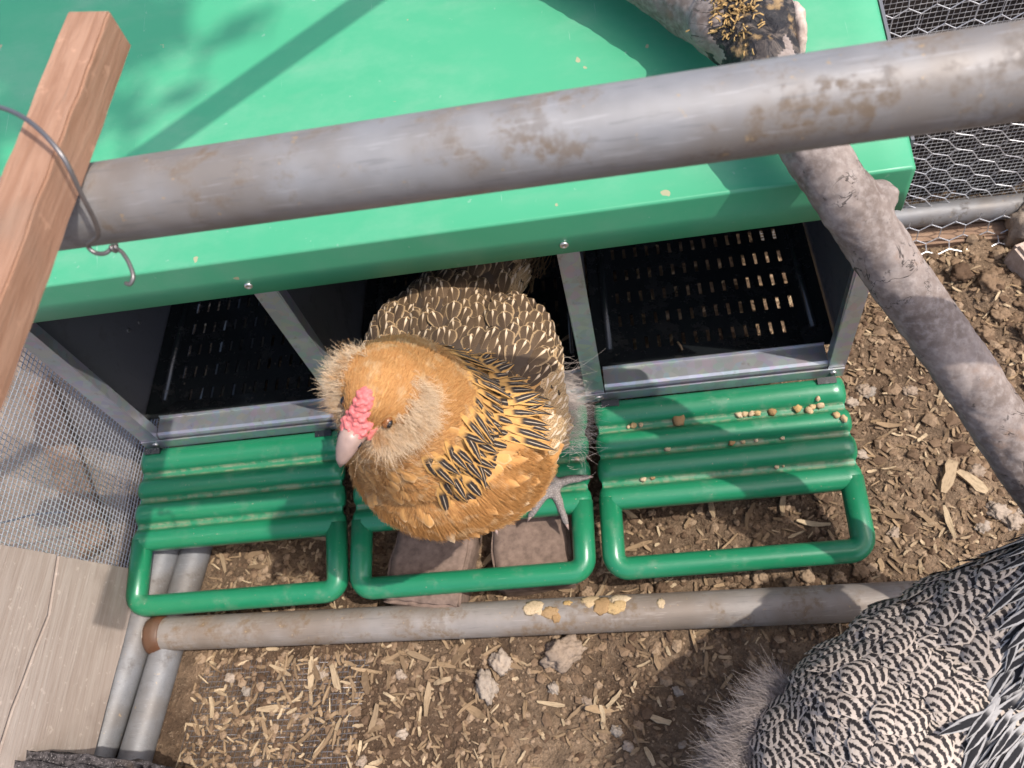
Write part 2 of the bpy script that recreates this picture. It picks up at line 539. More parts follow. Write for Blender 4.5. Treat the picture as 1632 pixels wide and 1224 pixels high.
# ------------------------------------------------------------------ object helpers
def link(name, me, mat=None, parent=None, smooth=False):
    o = bpy.data.objects.new(name, me)
    COL.objects.link(o)
    if mat is not None and hasattr(me, 'materials') and not me.materials:
        me.materials.append(mat)
    if parent is not None:
        o.parent = parent
    if smooth and hasattr(me, 'polygons'):
        me.polygons.foreach_set('use_smooth', [True] * len(me.polygons))
    return o


def tag(o, label, cat, group=None, kind=None):
    o['label'] = label
    o['category'] = cat
    if group:
        o['group'] = group
    if kind:
        o['kind'] = kind
    return o


def root(name, loc, label, cat, group=None):
    o = bpy.data.objects.new(name, None)
    COL.objects.link(o)
    o.location = loc
    o.empty_display_size = 0.02
    bpy.context.view_layer.update()
    return tag(o, label, cat, group)


def part(name, me, mat, parent, smooth=False):
    """mesh in world coordinates made a child of a thing (or part) standing at its own place"""
    base = Vector((0, 0, 0))
    p = parent
    while p is not None:
        base += p.location
        p = p.parent
    if base.length > 0:
        me.transform(Matrix.Translation(-base))
    return link(name, me, mat, parent, smooth)


def me_from(name, v, f):
    me = bpy.data.meshes.new(name)
    me.from_pydata([tuple(x) for x in v], [], [tuple(x) for x in f])
    me.update()
    return me


def box_bm(bm, x0, x1, y0, y1, z0, z1, M=None):
    vs = [bm.verts.new((x, y, z)) for x in (x0, x1) for y in (y0, y1) for z in (z0, z1)]
    for q in ((0, 1, 3, 2), (4, 6, 7, 5), (0, 4, 5, 1), (2, 3, 7, 6), (0, 2, 6, 4), (1, 5, 7, 3)):
        bm.faces.new([vs[i] for i in q])
    if M is not None:
        bmesh.ops.transform(bm, matrix=M, verts=vs)
    return vs


def bm_me(name, bm, bevel=0.0, seg=2):
    bmesh.ops.recalc_face_normals(bm, faces=bm.faces)
    if bevel:
        bmesh.ops.bevel(bm, geom=list(bm.edges), offset=bevel, segments=seg, affect='EDGES', clamp_overlap=True)
    me = bpy.data.meshes.new(name)
    bm.to_mesh(me)
    bm.free()
    return me


def box_me(name, x0, x1, y0, y1, z0, z1, bevel=0.0, M=None):
    bm = bmesh.new()
    box_bm(bm, x0, x1, y0, y1, z0, z1, M)
    return bm_me(name, bm, bevel)


def catmull(pts, per=8):
    P = [np.array(p, float) for p in pts]
    P = [2 * P[0] - P[1]] + P + [2 * P[-1] - P[-2]]
    out = []
    for i in range(1, len(P) - 2):
        for k in range(per):
            t = k / per
            a, b, c, d = P[i - 1:i + 3]
            out.append(0.5 * ((2 * b) + (-a + c) * t + (2 * a - 5 * b + 4 * c - d) * t * t + (-a + 3 * b - 3 * c + d) * t ** 3))
    out.append(P[-2])
    return out


def tube_vf(pts, rad, n=12, closed=False, caps=True, wob=0.0, seed=0):
    """rings of n vertices swept along pts; rad a number or a list"""
    P = [Vector(p) for p in pts]
    k = len(P)
    R = rad if hasattr(rad, '__len__') else [rad] * k
    V, F = [], []
    nrm = None
    for i in range(k):
        a = P[(i - 1) % k] if (closed or i > 0) else P[i]
        b = P[(i + 1) % k] if (closed or i < k - 1) else P[i]
        t = (b - a).normalized()
        if nrm is None:
            nrm = t.orthogonal().normalized()
        else:
            nrm = (nrm - t * nrm.dot(t)).normalized()
        bn = t.cross(nrm)
        for j in range(n):
            an = 2 * math.pi * j / n
            d = nrm * math.cos(an) + bn * math.sin(an)
            r = R[i]
            q = P[i] + d * r
            if wob:
                q += d * wob * (noise.noise(q * 45 + Vector((seed, 0, 0))) + 0.6 * noise.noise(q * 110))
            V.append(q)
    m = k if closed else k - 1
    for i in range(m):
        for j in range(n):
            a, b = i * n + j, i * n + (j + 1) % n
            c, d = ((i + 1) % k) * n + (j + 1) % n, ((i + 1) % k) * n + j
            F.append((a, b, c, d))
    if caps and not closed:
        F.append(tuple(range(n - 1, -1, -1)))
        F.append(tuple((k - 1) * n + j for j in range(n)))
    return V, F


def tube_me(name, pts, rad, n=12, **kw):
    V, F = tube_vf(pts, rad, n, **kw)
    return me_from(name, V, F)


def many_tubes_me(name, lines, rad, n=4):
    V, F = [], []
    for pts in lines:
        v, f = tube_vf(pts, rad, n, caps=False)
        o = len(V)
        V += v
        F += [tuple(i + o for i in q) for q in f]
    return me_from(name, V, F)


_b = bmesh.new()
bmesh.ops.create_icosphere(_b, subdivisions=3, radius=1.0)
SPH_V = np.array([tuple(v.co) for v in _b.verts])
SPH_F = np.array([[v.index for v in f.verts] for f in _b.faces])
_b.free()


def blob(specs, voxel, smooth=6, name='blob'):
    """one continuous surface grown round ellipsoids (centre, radii, optional rotation matrix)"""
    VV, FF = [], []
    for k, s in enumerate(specs):
        r = np.array(s[1] if hasattr(s[1], '__len__') else (s[1],) * 3, float)
        v = SPH_V * r
        if len(s) > 2:
            v = v @ np.array(s[2]).T
        VV.append(v + np.array(tuple(s[0])))
        FF.append(SPH_F + k * len(SPH_V))
    me = me_from(name, np.vstack(VV).tolist(), np.vstack(FF).tolist())
    o = bpy.data.objects.new(name, me)
    COL.objects.link(o)
    a = o.modifiers.new('r', 'REMESH')
    a.mode = 'VOXEL'
    a.voxel_size = voxel
    b = o.modifiers.new('s', 'SMOOTH')
    b.factor = 0.5
    b.iterations = smooth
    dg = bpy.context.evaluated_depsgraph_get()
    out = bpy.data.meshes.new_from_object(o.evaluated_get(dg))
    bpy.data.objects.remove(o)
    bpy.data.meshes.remove(me)
    out.polygons.foreach_set('use_smooth', [True] * len(out.polygons))
    return out


def displace(me, fn):
    """push each vertex along its normal by fn(place)"""
    nv = len(me.vertices)
    co, nr = np.empty(nv * 3, np.float32), np.empty(nv * 3, np.float32)
    me.vertices.foreach_get('co', co)
    me.vertices.foreach_get('normal', nr)
    co, nr = co.reshape(-1, 3), nr.reshape(-1, 3)
    d = np.array([fn(Vector(c)) for c in co.tolist()], np.float32)
    me.vertices.foreach_set('co', (co + nr * d[:, None]).ravel())
    me.update()


def chain(a, b, ra, rb, n=5):
    a, b = Vector(a), Vector(b)
    return [(a.lerp(b, i / (n - 1)), ra + (rb - ra) * i / (n - 1)) for i in range(n)]


def in_view(p, margin=0.06):
    q = CAMI @ Vector(p)
    if q.z > -0.05:
        return None
    f = cd.lens / 36.0
    x, y = f * q.x / -q.z + 0.5, 0.375 + f * q.y / -q.z
    if -margin < x < 1 + margin and -margin < y < 0.75 + margin:
        return -q.z
    return None


bpy.context.view_layer.update()
CAMI = cam.matrix_world.inverted()


# ------------------------------------------------------------------ the ground
def ground_h(x, y):
    p = Vector((x * 7.0, y * 7.0, 0.0))
    h = 0.010 * noise.noise(p) + 0.006 * noise.noise(p * 3.1) + 0.0028 * noise.noise(p * 10.0) + 0.0016 * noise.noise(p * 24.0)
    if x > 0.95 and y > 0.02:
        h += 0.02 * min(1.0, (x - 0.95) / 0.2) * min(1.0, (y - 0.02) / 0.15) * (0.6 + 0.8 * noise.noise(p * 4.0))
    return GZ + h


def axis(lo, hi, step, far):
    a = list(np.arange(lo, hi + 1e-6, step))
    s, left, right = step, [], []
    x = lo
    while x > -far:
        s *= 1.45
        x -= s
        left.append(x)
    s, x = step, hi
    while x < far:
        s *= 1.45
        x += s
        right.append(x)
    return left[::-1] + a + right


gx, gy = axis(-0.45, 1.5, 0.0065, 40), axis(-0.62, 0.62, 0.0065, 40)
V = [(x, y, ground_h(x, y)) for y in gy for x in gx]
nx = len(gx)
F = [(j * nx + i, j * nx + i + 1, (j + 1) * nx + i + 1, (j + 1) * nx + i) for j in range(len(gy) - 1) for i in range(nx - 1)]
g = link('ground', me_from('ground', V, F), SOIL, None, True)
g['kind'] = 'structure'

# ---- crumbs of soil, far too many to count
ico_v = [Vector(v) for v in ((0, 0, 1), (.894, 0, .447), (.276, .851, .447), (-.724, .526, .447), (-.724, -.526, .447), (.276, -.851, .447),
                            (.724, .526, -.447), (-.276, .851, -.447), (-.894, 0, -.447), (-.276, -.851, -.447), (.724, -.526, -.447), (0, 0, -1))]
ico_f = np.array([(0, 1, 2), (0, 2, 3), (0, 3, 4), (0, 4, 5), (0, 5, 1), (1, 6, 2), (2, 7, 3), (3, 8, 4), (4, 9, 5), (5, 10, 1),
                  (2, 6, 7), (3, 7, 8), (4, 8, 9), (5, 9, 10), (1, 10, 6), (11, 7, 6), (11, 8, 7), (11, 9, 8), (11, 10, 9), (11, 6, 10)])
ico_a = np.array([tuple(v) for v in ico_v])


def joined(name, verts, faces, rnd_per_vert, mat):
    me = bpy.data.meshes.new(name)
    me.from_pydata(verts.tolist(), [], faces.tolist())
    a = me.attributes.new('rnd', 'FLOAT', 'POINT')
    a.data.foreach_set('value', np.ascontiguousarray(rnd_per_vert, dtype=np.float32))
    me.update()
    return link(name, me, mat)


def clear_of_things(x, y):
    if -0.06 < x < 0.05 and y < 0.0:
        return False
    return True


def spot():
    for _ in range(200):
        x, y = random.uniform(-0.3, 1.45), random.uniform(-0.5, 0.42)
        if in_view((x, y, GZ)) and clear_of_things(x, y):
            return x, y
    return x, y


vs, fs, rs = [], [], []
nn = 0
for i in range(24000):
    x, y = spot()
    s = 0.0011 + 0.0052 * random.random() ** 4
    if x > 0.95 and random.random() < 0.3:
        s *= 1.5
    q = ico_a * (s * rng.uniform(0.6, 1.3, (12, 1))) * np.array([random.uniform(.8, 1.4), random.uniform(.8, 1.4), random.uniform(.5, .9)])
    an = random.random() * 6.3
    c, sn = math.cos(an), math.sin(an)
    q = q @ np.array([[c, sn, 0], [-sn, c, 0], [0, 0, 1]]) + np.array([x, y, ground_h(x, y) + s * 0.25])
    vs.append(q)
    fs.append(ico_f + nn)
    nn += 12
    rs += [random.random()] * 12
o = joined('soil_crumbs', np.vstack(vs), np.vstack(fs), rs, CRUMBM)
tag(o, 'loose crumbs of brown soil and grit covering the ground', 'gravel', kind='stuff')


# ---- wood chips
def chip_arrays(L, w, th, seed):
    r = random.Random(seed)
    k = 5
    V = []
    bend = r.uniform(-0.18, 0.18) * L
    tw = r.uniform(-0.5, 0.5)
    for i in range(k):
        t = i / (k - 1)
        hw = w * 0.5 * (0.82 + 0.18 * math.sin(math.pi * t)) * r.uniform(0.78, 1.15)
        if i in (0, k - 1):
            hw *= r.uniform(0.45, 1.0)
        x = (t - 0.5) * L
        yo = r.uniform(-.1, .1) * w
        z = bend * (4 * (t - 0.5) ** 2)
        a = tw * (t - 0.5)
        for sx, sz in ((-1, -1), (1, -1), (1, 1), (-1, 1)):
            yy, zz = sx * hw, sz * th * 0.5 * r.uniform(.7, 1.2)
            V.append((x + (r.uniform(-.12, .12) * w if i in (0, k - 1) else 0), yo + yy * math.cos(a) - zz * math.sin(a), z + yy * math.sin(a) + zz * math.cos(a)))
    F = []
    for i in range(k - 1):
        for j in range(4):
            a, b = i * 4 + j, i * 4 + (j + 1) % 4
            F.append((a, b, b + 4, a + 4))
    F.append((3, 2, 1, 0))
    F.append(tuple((k - 1) * 4 + j for j in range(4)))
    return V, F


chip_meshes = []
for i in range(18):
    V, F = chip_arrays(random.uniform(0.022, 0.044), random.uniform(0.0045, 0.0105), random.uniform(0.0016, 0.003), i)
    me = me_from('wood_chip', V, F)
    me.materials.append(CHIPM)
    chip_meshes.append(me)

ZONES = [  # x0 x1 y0 y1 count label
    (0.05, 0.45, -0.45, -0.275, 92, 'tan splintered wood chip among the dense chips in front of the lower pipe'),
    (0.45, 0.72, -0.45, -0.275, 34, 'wood chip on the barer soil left of the barred hen'),
    (0.05, 0.31, -0.225, -0.03, 38, 'wood chip on the shaded soil below the left perch'),
    (0.32, 0.62, -0.225, -0.06, 14, 'wood chip on the soil beside the bricks below the middle perch'),
    (0.62, 0.91, -0.225, 0.0, 34, 'wood chip on the soil below the right perch'),
    (0.72, 0.90, 0.03, 0.30, 20, 'wood chip on the ground under the right nest tray, seen through its slots'),
    (0.92, 1.28, -0.28, 0.21, 58, 'wood chip on the open soil right of the nest box'),
]


def chip_euler():
    return (random.uniform(-0.28, 0.28), random.uniform(-0.3, 0.3), random.uniform(0, 6.28))


for x0, x1, y0, y1, n, lab in ZONES:
    for i in range(n):
        x, y = random.uniform(x0, x1), random.uniform(y0, y1)
        if lab.startswith('tan'):
            y = max(random.uniform(y0, y1), random.uniform(y0, y1))
        o = bpy.data.objects.new('wood_chip', random.choice(chip_meshes))
        COL.objects.link(o)
        s = random.choice((0.45, 0.55, 0.62, 0.7, 0.8, 1.0))
        o.scale = (s, s * random.uniform(0.7, 1.1), s)
        o.location = (x, y, ground_h(x, y) + 0.004)
        o.rotation_euler = chip_euler()
        tag(o, lab, 'wood chip', 'wood chips strewn on the soil')

vs, fs, rs = [], [], []
nn = 0
for i in range(8500):
    x, y = spot()
    if x < 0.7 and y < -0.2 and random.random() < 0.0:
        continue
    dens = 1.0 if (x < 0.45 or x > 0.92) else 0.45
    if random.random() > dens:
        continue
    Vc, Fc = chip_arrays(random.uniform(0.005, 0.012) + 0.012 * random.random() ** 3, random.uniform(0.0014, 0.0045), random.uniform(0.0007, 0.0016), i + 100)
    M = Matrix.Translation((x, y, ground_h(x, y) + 0.0025)) @ (Matrix.Rotation(random.uniform(0, 6.28), 3, 'Z') @ Matrix.Rotation(random.uniform(-.35, .35), 3, 'Y') @ Matrix.Rotation(random.uniform(-.4, .4), 3, 'X')).to_4x4()
    vs += [tuple(M @ Vector(v)) for v in Vc]
    fs += [tuple(j + nn for j in f) for f in Fc]
    nn += len(Vc)
    rs += [random.random()] * len(Vc)
me = me_from('wood_shavings', vs, fs)
a = me.attributes.new('rnd', 'FLOAT', 'POINT')
a.data.foreach_set('value', np.array(rs, dtype=np.float32))
o = link('wood_shavings', me, CHIPM)
tag(o, 'fine wood splinters and shavings scattered over the brown soil', 'shavings', kind='stuff')


# ---- stones and clods
def rock_me(name, sx, sy, sz, seed, rough=0.42, sub=4):
    bm = bmesh.new()
    bmesh.ops.create_icosphere(bm, subdivisions=sub, radius=1.0)
    off = Vector((seed * 3.7, seed * 1.3, 0))
    for v in bm.verts:
        d = v.co.normalized()
        k = 1 + rough * noise.noise(d * 1.3 + off) + rough * 0.7 * noise.noise(d * 2.9 + off) + rough * 0.45 * noise.noise(d * 6 + off) + rough * 0.3 * noise.noise(d * 14 + off)
        v.co = Vector((d.x * sx * k, d.y * sy * k, d.z * sz * k))
    return bm_me(name, bm)


def rock(name, x, y, s, seed, label, cat='stone', group=None, sink=0.35, mat=None, rz=None):
    o = link(name, rock_me(name, s[0], s[1], s[2], seed), mat or ROCKM, None, True)
    o.location = (x, y, ground_h(x, y) + s[2] * (1 - sink) * 0.6)
    o.rotation_euler = (0, 0, random.uniform(0, 6.28) if rz is None else rz)
    return tag(o, label, cat, group)


rock('stone', 0.532, -0.287, (0.025, 0.017, 0.013), 1, 'largest pale angular stone, just below the middle of the lower pipe', rz=0.35)
rock('stone', 0.455, -0.293, (0.015, 0.012, 0.010), 2, 'small rounded tan stone left of the large pale stone')
rock('stone', 0.437, -0.318, (0.012, 0.018, 0.010), 3, 'grey brown upright stone below the small rounded tan stone', rz=0.2)
clods = [(1.03, 0.155, .017), (1.06, 0.17, .022), (1.085, 0.15, .016), (1.12, 0.19, .024), (1.15, 0.17, .028), (1.155, 0.125, .018), (1.19, 0.14, .019),
         (1.10, 0.115, .015), (1.13, 0.10, .017), (1.18, 0.09, .024), (1.21, 0.10, .016), (1.05, 0.105, .012), (1.14, 0.065, .014), (1.185, 0.045, .016), (1.00, 0.14, .012), (1.02, 0.18, .014), (1.09, 0.19, .018)]
for i, (x, y, s) in enumerate(clods):
    s *= 0.58
    rock('soil_clod', x, y, (s * random.uniform(.9, 1.2), s, s * 0.7), 10 + i, 'lump of dry brown soil in the heap near the wire fence', 'clod', 'dry soil clods by the fence', mat=CRUMBM)
for i in range(26):
    x, y = random.uniform(0.55, 0.93), random.uniform(-0.245, -0.205)
    s = random.uniform(0.004, 0.0095)
    rock('soil_clod', x, y, (s * 1.2, s, s * .8), 40 + i, 'dark clod of soil lying along the far side of the lower pipe', 'clod', 'clods along the lower pipe', mat=CRUMBM)
for i in range(16):
    x, y = random.uniform(0.93, 1.12), random.uniform(-0.24, 0.06)
    s = random.uniform(0.004, 0.010)
    rock('pebble', x, y, (s * 1.3, s, s * .7), 80 + i, 'small pebble on the soil right of the right perch', 'pebble', 'pebbles right of the perches')
for i in range(16):
    x, y = random.uniform(0.1, 0.7), random.uniform(-0.43, -0.275)
    s = random.uniform(0.0035, 0.007)
    rock('pebble', x, y, (s * 1.3, s, s * .8), 110 + i, 'small pebble among the chips in front of the lower pipe', 'pebble', 'pebbles in front of the lower pipe')
# two larger lengths of split wood lying by the branch
for (x, y, rz, L, w, th, lab) in ((1.025, -0.103, 1.05, 0.048, 0.016, 0.011, 'thick brown split stick on the soil beside the right perch'),
                                 (1.05, -0.113, -0.85, 0.040, 0.013, 0.004, 'pale flat splinter lying right of the thick split stick')):
    V, F = chip_arrays(L, w, th, int(x * 1000))
    o = link('wood_splinter', me_from('wood_splinter', V, F), CHIPM)
    o.location = (x, y, ground_h(x, y) + 0.006)
    o.rotation_euler = (0.1, 0.05, rz)
    tag(o, lab, 'splinter')

# bricks below the middle perch
for (x, y, z, rz, lx, ly, lab) in ((0.374, -0.165, -0.108, -0.20, 0.102, 0.125, 'muddy brick below the hen, the left one of two'),
                                  (0.503, -0.150, -0.112, 0.04, 0.100, 0.120, 'muddy brick below the hen foot, the right one of two')):
    bm = bmesh.new()
    box_bm(bm, -lx / 2, lx / 2, -ly / 2, ly / 2, -0.03, 0.03)
    bmesh.ops.bevel(bm, geom=list(bm.edges), offset=0.0035, segments=2, affect='EDGES')
    bmesh.ops.subdivide_edges(bm, edges=list(bm.edges), cuts=9, use_grid_fill=True)
    for v in bm.verts:
        v.co += Vector((noise.noise(v.co * 40), noise.noise(v.co * 40 + Vector((5, 0, 0))), noise.noise(v.co * 55 + Vector((9, 0, 0))))) * 0.003 + Vector((noise.noise(v.co * 140), noise.noise(v.co * 140 + Vector((5, 0, 0))), noise.noise(v.co * 150))) * 0.002
    o = link('brick', bm_me('brick', bm), BRICKM, None, True)
    o.location = (x, y, z)
    o.rotation_euler = (0.03, -0.02, rz)
    tag(o, lab, 'brick', 'two bricks under the middle perch')

# ------------------------------------------------------------------ nest box
BX = root('nest_box', (0.446, 0.17, GZ), 'green lidded metal nest box with three open compartments and green fold down perches', 'nest box')
SL = 0.267                                            # slope of the lid


def lidz(y):
    return 0.357 + SL * (y + 0.025)


YB = 0.36
# lid: sheet with a folded front lip and side lips, rounded folds
prof = []                                             # (y, z) along the front fold
prof += [(-0.0245, 0.3055)]
prof += [(-0.0252, 0.332), (-0.0256, 0.3535), (-0.0256, 0.3548)]
for a in np.linspace(0.1, 1.0, 5):
    an = math.pi - a * (math.pi / 2 + math.atan(SL))
    prof.append((-0.0237 + 0.0019 * math.cos(an), 0.3552 + 0.0019 * math.sin(an)))
for y in np.linspace(0.0, YB, 8):
    prof.append((y, lidz(y)))
XL, XR = -0.016, 0.896
V, F = [], []
xs = [XL] + list(np.linspace(XL + 0.003, XR - 0.003, 40)) + [XR]
for k, x in enumerate(xs):
    for (y, z) in prof:
        V.append((x, y, z - (0.0016 if k in (0, len(xs) - 1) else 0.0)))
m = len(prof)
for k in range(len(xs) - 1):
    for j in range(m - 1):
        F.append((k * m + j, k * m + j + 1, (k + 1) * m + j + 1, (k + 1) * m + j))
for k in (0, len(xs) - 1):                            # side lips hang 22 mm
    base = len(V)
    for (y, z) in prof:
        V.append((xs[k] + (0.0008 if k else -0.0008), max(y, -0.0235), min(z, max(0.306, z - 0.022 if y > -0.02 else 0.306))))
    for j in range(m - 1):
        F.append((k * m + j, k * m + j + 1, base + j + 1, base + j))
me = me_from('lid', V, F)
lid = part('lid', me, LIDM, BX, True)
sol = lid.modifiers.new('thickness', 'SOLIDIFY')
sol.thickness = 0.0011
sol.offset = -1

# panels: right and left sides, two dividers, back (black), front flanges (zinc)
WALLS = [(-0.0105, 'side_panel'), (0.2905, 'divider_panel'), (0.6025, 'divider_panel'), (0.9005, 'side_panel')]


def wall_me(name, x, th=0.0014):
    ys = [0.001, YB - 0.014]
    zb = -0.004
    pts = [(ys[0] + 0.004, zb), (ys[1], zb), (ys[1], lidz(ys[1]) - 0.003), (ys[0], lidz(ys[0]) - 0.003)]
    V = [(x - th, y, z) for y, z in pts] + [(x + th, y, z) for y, z in pts]
    F = [(0, 3, 2, 1), (4, 5, 6, 7)] + [(i, (i + 1) % 4, (i + 1) % 4 + 4, i + 4) for i in range(4)]
    return me_from(name, V, F)


panels = [part(n, wall_me(n, x), BLKM, BX) for x, n in WALLS]
part('back_panel', box_me('back_panel', -0.008, 0.898, YB - 0.0135, YB - 0.011, -0.118, lidz(YB) - 0.004), BLKM, BX)


def flange(name, x0b, x1b, x0t, x1t, parent, ztop, y=-0.0015):
    V = []
    for yy in (y - 0.0012, y):
        V += [(x0b, yy, -0.010), (x1b, yy, -0.010), (x1t, yy, ztop), (x0t, yy, ztop)]
    # a folded edge turns the strip a little into the box
    F = [(0, 1, 2, 3), (7, 6, 5, 4)] + [(i, i + 4, (i + 1) % 4 + 4, (i + 1) % 4) for i in range(4)]
    o = part(name, me_from(name, V, F), ZINC, parent)
    bm = bmesh.new()
    xe = x1b if x0b < 0.5 else x0b
    box_bm(bm, xe - 0.0006, xe + 0.0006, y - 0.002, y + 0.012, -0.008, ztop)
    part('folded_edge', bm_me('folded_edge', bm), ZINC, o)
    return o


flange('front_flange', -0.010, 0.016, -0.010, 0.014, BX, 0.335)
flange('front_flange', 0.279, 0.304, 0.278, 0.302, BX, 0.335)
flange('front_flange', 0.592, 0.615, 0.589, 0.611, BX, 0.335)
flange('front_flange', 0.8845, 0.904, 0.879, 0.902, BX, 0.335)

# bottom rail: an angle of zinc sheet in front of each compartment
for x0, x1 in ((0.0175, 0.278), (0.305, 0.591), (0.6160, 0.8835)):
    bm = bmesh.new()
    pr = [(0.0265, 0.0185), (0.0255, 0.0140), (0.0035, 0.0125), (0.0008, 0.0105), (-0.0002, 0.0075), (-0.0002, -0.013), (0.004, -0.013)]
    rows = [[bm.verts.new((x, y, z)) for y, z in pr] for x in (x0, x1)]
    for j in range(len(pr) - 1):
        bm.faces.new((rows[0][j], rows[0][j + 1], rows[1][j + 1], rows[1][j]))
    o = part('bottom_rail', bm_me('bottom_rail', bm), ZINC, BX)
    sm = o.modifiers.new('thickness', 'SOLIDIFY')
    sm.thickness = 0.001
bm = bmesh.new()
box_bm(bm, -0.0100, 0.9030, -0.0052, -0.0032, -0.0125, 0.0045)
part('front_strip', bm_me('front_strip', bm), ZINC, BX)


def rivet_me(r=0.0042):
    V, F = [], []
    rings = [(r, 0.0), (r, 0.0009), (r * 0.86, 0.0017), (r * 0.55, 0.0022), (r * 0.42, 0.0016), (0.0002, 0.0013)]
    for rr, h in rings:
        for j in range(14):
            a = 2 * math.pi * j / 14
            V.append((rr * math.cos(a), -h, rr * math.sin(a)))
    for i in range(len(rings) - 1):
        for j in range(14):
            F.append((i * 14 + j, i * 14 + (j + 1) % 14, (i + 1) * 14 + (j + 1) % 14, (i + 1) * 14 + j))
    return me_from('rivet', V, F)


rv = rivet_me()
rv.materials.append(STEEL)
rv.polygons.foreach_set('use_smooth', [True] * len(rv.polygons))
for x, y, z in ((0.295, -0.0262, 0.3195), (0.600, -0.0262, 0.3185), (0.0075, -0.0052, -0.0035), (0.6065, -0.0052, -0.0035), (0.8905, -0.0052, -0.0035), (0.2925, -0.0052, -0.0035)):
    o = bpy.data.objects.new('rivet', rv)
    COL.objects.link(o)
    o.parent = BX
    o.location = Vector((x, y, z)) - BX.location
# pressed studs and punched slots in the left side panel
for x, y, z, r, mt in ((-0.0088, 0.125, 0.085, 0.0026, STEEL), (-0.0088, 0.150, 0.068, 0.0026, STEEL), (0.8988, 0.10, 0.17, 0.0024, STEEL)):
    s = 1 if x < 0.4 else -1
    V, F = tube_vf([(x - 0.0002 * s, y, z), (x + 0.0011 * s, y, z)], r, 10)
    part('stud', me_from('stud', V, F), mt, panels[0] if x < 0.4 else panels[3])
for y, z in ((0.030, 0.135), (0.030, 0.080), (0.030, 0.032)):
    V, F = tube_vf([(-0.0094, y, z), (-0.0086, y, z)], 0.0030, 10)
    for v in V:
        v.z = z + (v.z - z) * 1.5
    part('punched_hole', me_from('punched_hole', V, F), EYEM, panels[0])

# nest trays: black plastic, slotted floor with a raised rim
sh = 0.0
TRAYS = ((-0.006, 0.287), (0.295, 0.598), (0.608, 0.897))


def tray_me(x0, x1, y0, y1):
    ncol, nrow = 15, 7
    m = 0.028
    px = (x1 - x0 - 2 * m) / ncol
    py = (y1 - y0 - 0.05) / nrow
    xs, hx = [x0], set()
    for i in range(ncol):
        c = x0 + m + px * (i + 0.5)
        xs += [c - 0.0021, c + 0.0021]
        hx.add(len(xs) - 2)
    xs.append(x1)
    ys, hy = [y0], set()
    for i in range(nrow):
        c = y0 + 0.022 + py * (i + 0.5)
        ys += [c - 0.0095, c + 0.0095]
        hy.add(len(ys) - 2)
    ys.append(y1)
    bm = bmesh.new()

    def zz(x, y):
        cx, cy = (x - (x0 + x1) / 2) / (x1 - x0) * 2, (y - (y0 + y1) / 2) / (y1 - y0) * 2
        d = max(0, (max(abs(cx), abs(cy)) - 0.8) / 0.2)
        return 0.000 + 0.014 * d * d
    G = [[bm.verts.new((x, y, zz(x, y))) for x in xs] for y in ys]
    for j in range(len(ys) - 1):
        for i in range(len(xs) - 1):
            if i in hx and j in hy and not (i in (min(hx), max(hx)) and j in (min(hy), max(hy))):
                continue
            bm.faces.new((G[j][i], G[j][i + 1], G[j + 1][i + 1], G[j + 1][i]))
    return bm_me('nest_tray', bm)


for x0, x1 in TRAYS:
    t = part('nest_tray', tray_me(x0, x1, 0.027, YB - 0.02), BLKP, BX)
    sm = t.modifiers.new('thickness', 'SOLIDIFY')
    sm.thickness = 0.0026
    # moulded rim following a rounded rectangle
    xa, xb, ya, yb, r = x0 + 0.018, x1 - 0.018, 0.045, YB - 0.05, 0.05
    pts = []
    for cx, cy, a0 in ((xa + r, ya + .012, math.pi), (xa + r, yb - r, math.pi), (xb - r, yb - r, math.pi / 2), (xb - r, ya + .012, 0)):
        if cy < 0.1:
            pts.append((cx - r if a0 else cx + r, cy, 0.006))
        else:
            for k in range(7):
                a = a0 - k * math.pi / 12
                pts.append((cx + r * math.cos(a), cy + r * math.sin(a), 0.006))
    part('tray_rim', tube_me('tray_rim', pts, 0.0055, 10), BLKP, t, True)


# ---- perches: moulded ridged flaps with a loop, tilted down towards the keeper
TH = 0.277
PO = Vector((0, -0.006, -0.0175))


FLARE = [0.0, 0.0, 0.0, 1.0]                           # how far the sides of the flap in hand run out of square


def pl(x, l, h):
    """perch coordinates: x along the box, l away from the hinge, h above the flap"""
    a, b, x0, x1 = FLARE
    k = (x - x0) / (x1 - x0)
    x = x + l * (a * (1 - k) + b * k)
    return Vector((x, PO.y - l * math.cos(TH) - h * math.sin(TH), PO.z - l * math.sin(TH) + h * math.cos(TH)))


RIDGE = [(0.0145, 0.0160), (0.0525, 0.0128), (0.0855, 0.0140), (0.1215, 0.0140)]     # centre, half width


def ridge_h(l):
    h = 0.0
    inset = 0.0045
    for c, w in RIDGE:
        d = abs(l - c) / w
        if d < 1:
            k = math.sqrt(max(0.0, 1 - d ** 2.2))
            h = max(h, 0.0125 * k)
            inset = min(inset, 0.0045 * (1 - k))
    return h, inset


